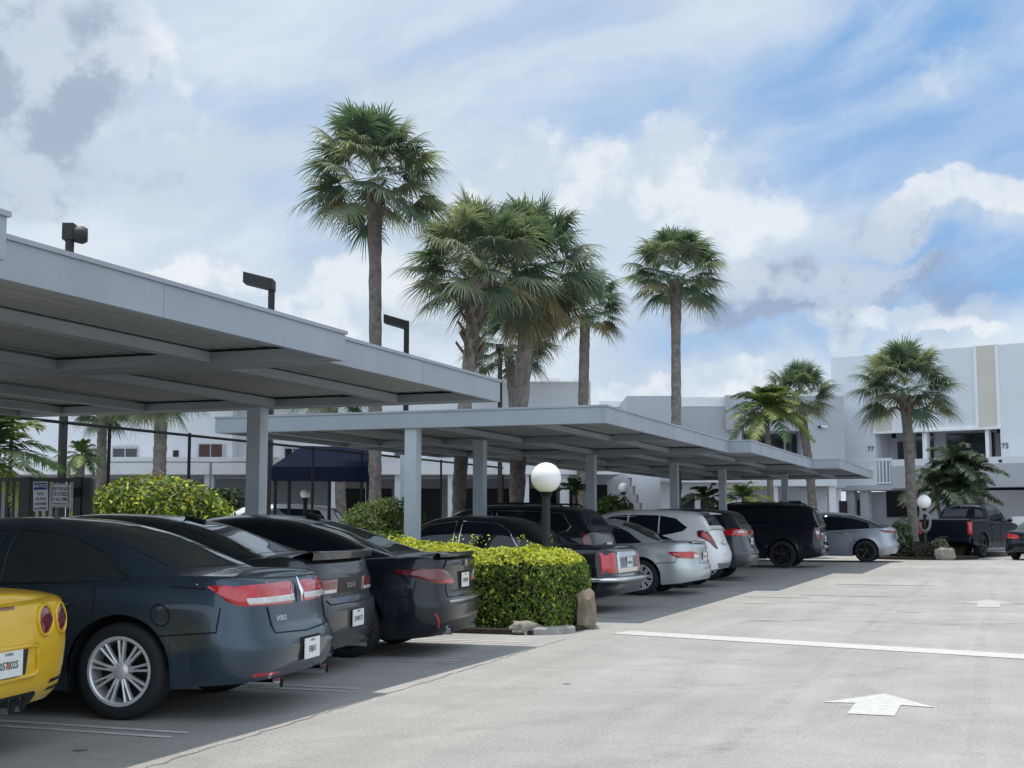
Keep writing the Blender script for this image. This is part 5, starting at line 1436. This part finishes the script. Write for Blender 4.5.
def smooth(v,a,b,lo=0,hi=1):
    n=N.new('ShaderNodeMapRange'); n.interpolation_type='SMOOTHSTEP'
    n.inputs['From Min'].default_value=a; n.inputs['From Max'].default_value=b; n.inputs['To Min'].default_value=lo; n.inputs['To Max'].default_value=hi
    Lk.new(v,n.inputs['Value']); return n.outputs['Result']
def nzt(vec,scale,detail=7,rough=.55,dist=0.0):
    n=N.new('ShaderNodeTexNoise'); n.inputs['Scale'].default_value=scale; n.inputs['Detail'].default_value=detail; n.inputs['Roughness'].default_value=rough; n.inputs['Distortion'].default_value=dist
    Lk.new(vec,n.inputs['Vector']); return n.outputs['Fac']
sep=N.new('ShaderNodeSeparateXYZ'); Lk.new(DIR,sep.inputs[0])
# warp the direction a little so that the cloud banks get ragged edges
wn=N.new('ShaderNodeTexNoise'); wn.inputs['Scale'].default_value=7; wn.inputs['Detail'].default_value=6; wn.inputs['Roughness'].default_value=.6; Lk.new(DIR,wn.inputs['Vector'])
wv=vmath('SCALE',vmath('SUBTRACT',wn.outputs['Color'],(.5,.5,.5)).outputs[0],(0,0,0)); wv.inputs['Scale'].default_value=.14
WD=vmath('ADD',DIR,wv.outputs[0]).outputs[0]
def pixdir(col,row):
    a=math.atan((HZ-384)/F); cx=(col-512)/F; cy=(384-row)/F
    fw=math.cos(a)-cy*math.sin(a); z=math.sin(a)+cy*math.cos(a); x,y=lv(cx,fw)
    return Vector((x,y,z)).normalized()
def blob(col,row,wpx,hpx,soft=.55):
    """soft elliptical sky region around a direction"""
    d=pixdir(col,row); R=Vector((CY,SY,0)); U=R.cross(d).normalized(); R2=d.cross(U).normalized()
    df=vmath('SUBTRACT',WD,tuple(d)).outputs[0]
    u=vmath('DOT_PRODUCT',df,tuple(R2)).outputs['Value']; v=vmath('DOT_PRODUCT',df,tuple(U)).outputs['Value']
    u=math_('MULTIPLY',u,F/wpx); v=math_('MULTIPLY',v,F/hpx)
    r=math_('SQRT',math_('ADD',math_('MULTIPLY',u,u),math_('MULTIPLY',v,v)))
    front=math_('GREATER_THAN',vmath('DOT_PRODUCT',DIR,tuple(d)).outputs['Value'],0)
    return math_('MULTIPLY',smooth(r,1+soft,1-soft),front)
def mixc(fac,a,b):
    n=N.new('ShaderNodeMix'); n.data_type='RGBA'
    if isinstance(fac,(int,float)): n.inputs['Factor'].default_value=fac
    else: Lk.new(fac,n.inputs['Factor'])
    for k,v in (('A',a),('B',b)):
        if isinstance(v,tuple): n.inputs[k].default_value=(*v,1)
        else: Lk.new(v,n.inputs[k])
    return n.outputs['Result']
def lin(r,g,b):
    f=lambda c:(c/255/12.92 if c/255<=.04045 else ((c/255+.055)/1.055)**2.4)
    return tuple(f(c)/STR for c in (r,g,b))
lump=nzt(DIR,8,10,.56,.15)
fine=nzt(DIR,24,8,.6)
mix2=math_('ADD',math_('MULTIPLY',lump,.72),math_('MULTIPLY',fine,.28))
up=vmath('ADD',DIR,(-.012,0,.030)).outputs[0]
lump_up=math_('ADD',math_('MULTIPLY',nzt(up,8,10,.56,.15),.72),math_('MULTIPLY',nzt(up,24,8,.6),.28))
relief=math_('SUBTRACT',mix2,lump_up)          # >0 towards the upper rims of the puffs
# streaky high cloud: rotated, stretched noise over the sky directions
un_=vmath('DOT_PRODUCT',WD,(CY,SY,0)).outputs['Value']
vn_=sep.outputs['Z']
def streak(ang,su,sv,scale,seed,detail=8,rough=.58):
    a=rad(ang); cb=N.new('ShaderNodeCombineXYZ')
    p=math_('ADD',math_('MULTIPLY',un_,math.cos(a)*su),math_('MULTIPLY',vn_,math.sin(a)*su))
    q=math_('ADD',math_('MULTIPLY',un_,-math.sin(a)*sv),math_('MULTIPLY',vn_,math.cos(a)*sv))
    Lk.new(p,cb.inputs[0]); Lk.new(q,cb.inputs[1]); cb.inputs[2].default_value=seed
    return nzt(cb.outputs[0],scale,detail,rough,.4)
veil=streak(12,1.4,5.0,2.2,3.1)
wisp=streak(20,1.6,5.5,2.4,7.7,8,.56)
def S(*l):
    o=l[0]
    for q in l[1:]: o=math_('MAXIMUM',o,q)
    return o
def K(m,k): return math_('MULTIPLY',m,k)
blue=S(blob(920,95,190,95),K(blob(700,115,190,48),.62),K(blob(250,95,100,36),.40),K(blob(985,285,130,40),.95),K(blob(800,325,150,34),.55),K(blob(900,20,120,50),.5),K(blob(480,20,180,50),.28),K(blob(330,200,60,40),.2))
vf=smooth(veil,.30,.66,.80,1.0)
vf=math_('SUBTRACT',vf,math_('MULTIPLY',blue,math_('SUBTRACT',.90,smooth(wisp,.36,.75,.0,.50))))
vf=math_('MAXIMUM',math_('MINIMUM',vf,1.0),.05)
veilcol=mixc(smooth(wisp,.35,.68),lin(203,217,232),lin(224,234,243))
base=mixc(.80,sky.outputs[0],lin(126,178,236))
c=mixc(vf,base,veilcol)
# puffy cumulus: the region masks are eaten into by the noise so the rims stay crisp
def puffs(mask,lo,hi,gain=1.5):
    d=math_('ADD',mask,math_('MULTIPLY',math_('SUBTRACT',mix2,.5),gain*2))
    return smooth(d,lo,hi)
bright=S(blob(330,285,100,62,.6),K(blob(215,275,60,26),.9),K(blob(140,280,60,18),.8),K(blob(640,205,240,46,.7),.85),K(blob(150,50,80,40,.8),.55),K(blob(970,205,120,20),.8),K(blob(905,338,110,12),.9),K(blob(690,385,170,22),.7),K(blob(130,130,60,60),.45),K(blob(560,190,60,50),.7))
bf=puffs(bright,.32,.78)
puffcol=mixc(smooth(relief,-.05,.05),lin(208,221,234),lin(240,245,249))
c=mixc(math_('MULTIPLY',bf,.74),c,puffcol)
gray=S(blob(36,80,80,110,.6),K(blob(70,190,120,40),.7),K(blob(872,228,60,44,.8),.85),K(blob(790,300,130,40,.6),.85),K(blob(955,305,70,34),.7),K(blob(420,330,90,50),.5),K(blob(600,335,200,40),.42))
gf=puffs(gray,.40,.80,1.3)
graycol=mixc(smooth(math_('ADD',relief,math_('MULTIPLY',math_('SUBTRACT',fine,.5),.12)),-.05,.05),lin(154,169,193),lin(200,211,226))
c=mixc(math_('MULTIPLY',gf,.72),c,graycol)
# light, broken cover elsewhere round the sky is the same veil; ground side stays plain
c=mixc(smooth(sep.outputs['Z'],-.02,.0),lin(120,120,118),c)
# unseen sky behind us and to the right brightened, added to fill shade
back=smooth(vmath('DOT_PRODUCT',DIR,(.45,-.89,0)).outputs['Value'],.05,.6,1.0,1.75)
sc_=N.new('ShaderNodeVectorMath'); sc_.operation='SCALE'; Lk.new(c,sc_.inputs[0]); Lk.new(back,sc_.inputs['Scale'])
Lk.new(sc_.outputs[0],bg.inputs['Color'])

sl=bpy.data.lights.new('sun','SUN'); sl.energy=3.75; sl.angle=rad(.6); sl.color=(1,.94,.86)
so=bpy.data.objects.new('sun',sl); C.objects.link(so); so.rotation_euler=SUN.to_track_quat('Z','Y').to_euler(); so.location=(0,0,30)

cam=bpy.data.cameras.new('camera'); co=bpy.data.objects.new('camera',cam); C.objects.link(co)
cam.sensor_fit='HORIZONTAL'; cam.sensor_width=36; cam.lens=36*F/1024; cam.clip_end=4000; cam.clip_start=.05
co.location=(0,0,CAMH); co.rotation_euler=(PI/2+math.atan((HZ-384)/F),0,YAW)
sc.camera=co
sc.view_settings.view_transform='Standard'; sc.view_settings.look='None'; sc.view_settings.exposure=0; sc.view_settings.gamma=1; sc.view_settings.use_curve_mapping=False
sc.render.engine='CYCLES'
try:
    sc.cycles.use_denoising=True; sc.cycles.max_bounces=6; sc.cycles.diffuse_bounces=3; sc.cycles.glossy_bounces=3; sc.cycles.transparent_max_bounces=16; sc.cycles.caustics_reflective=False; sc.cycles.caustics_refractive=False
except Exception: pass
sc.render.resolution_x=1024; sc.render.resolution_y=768
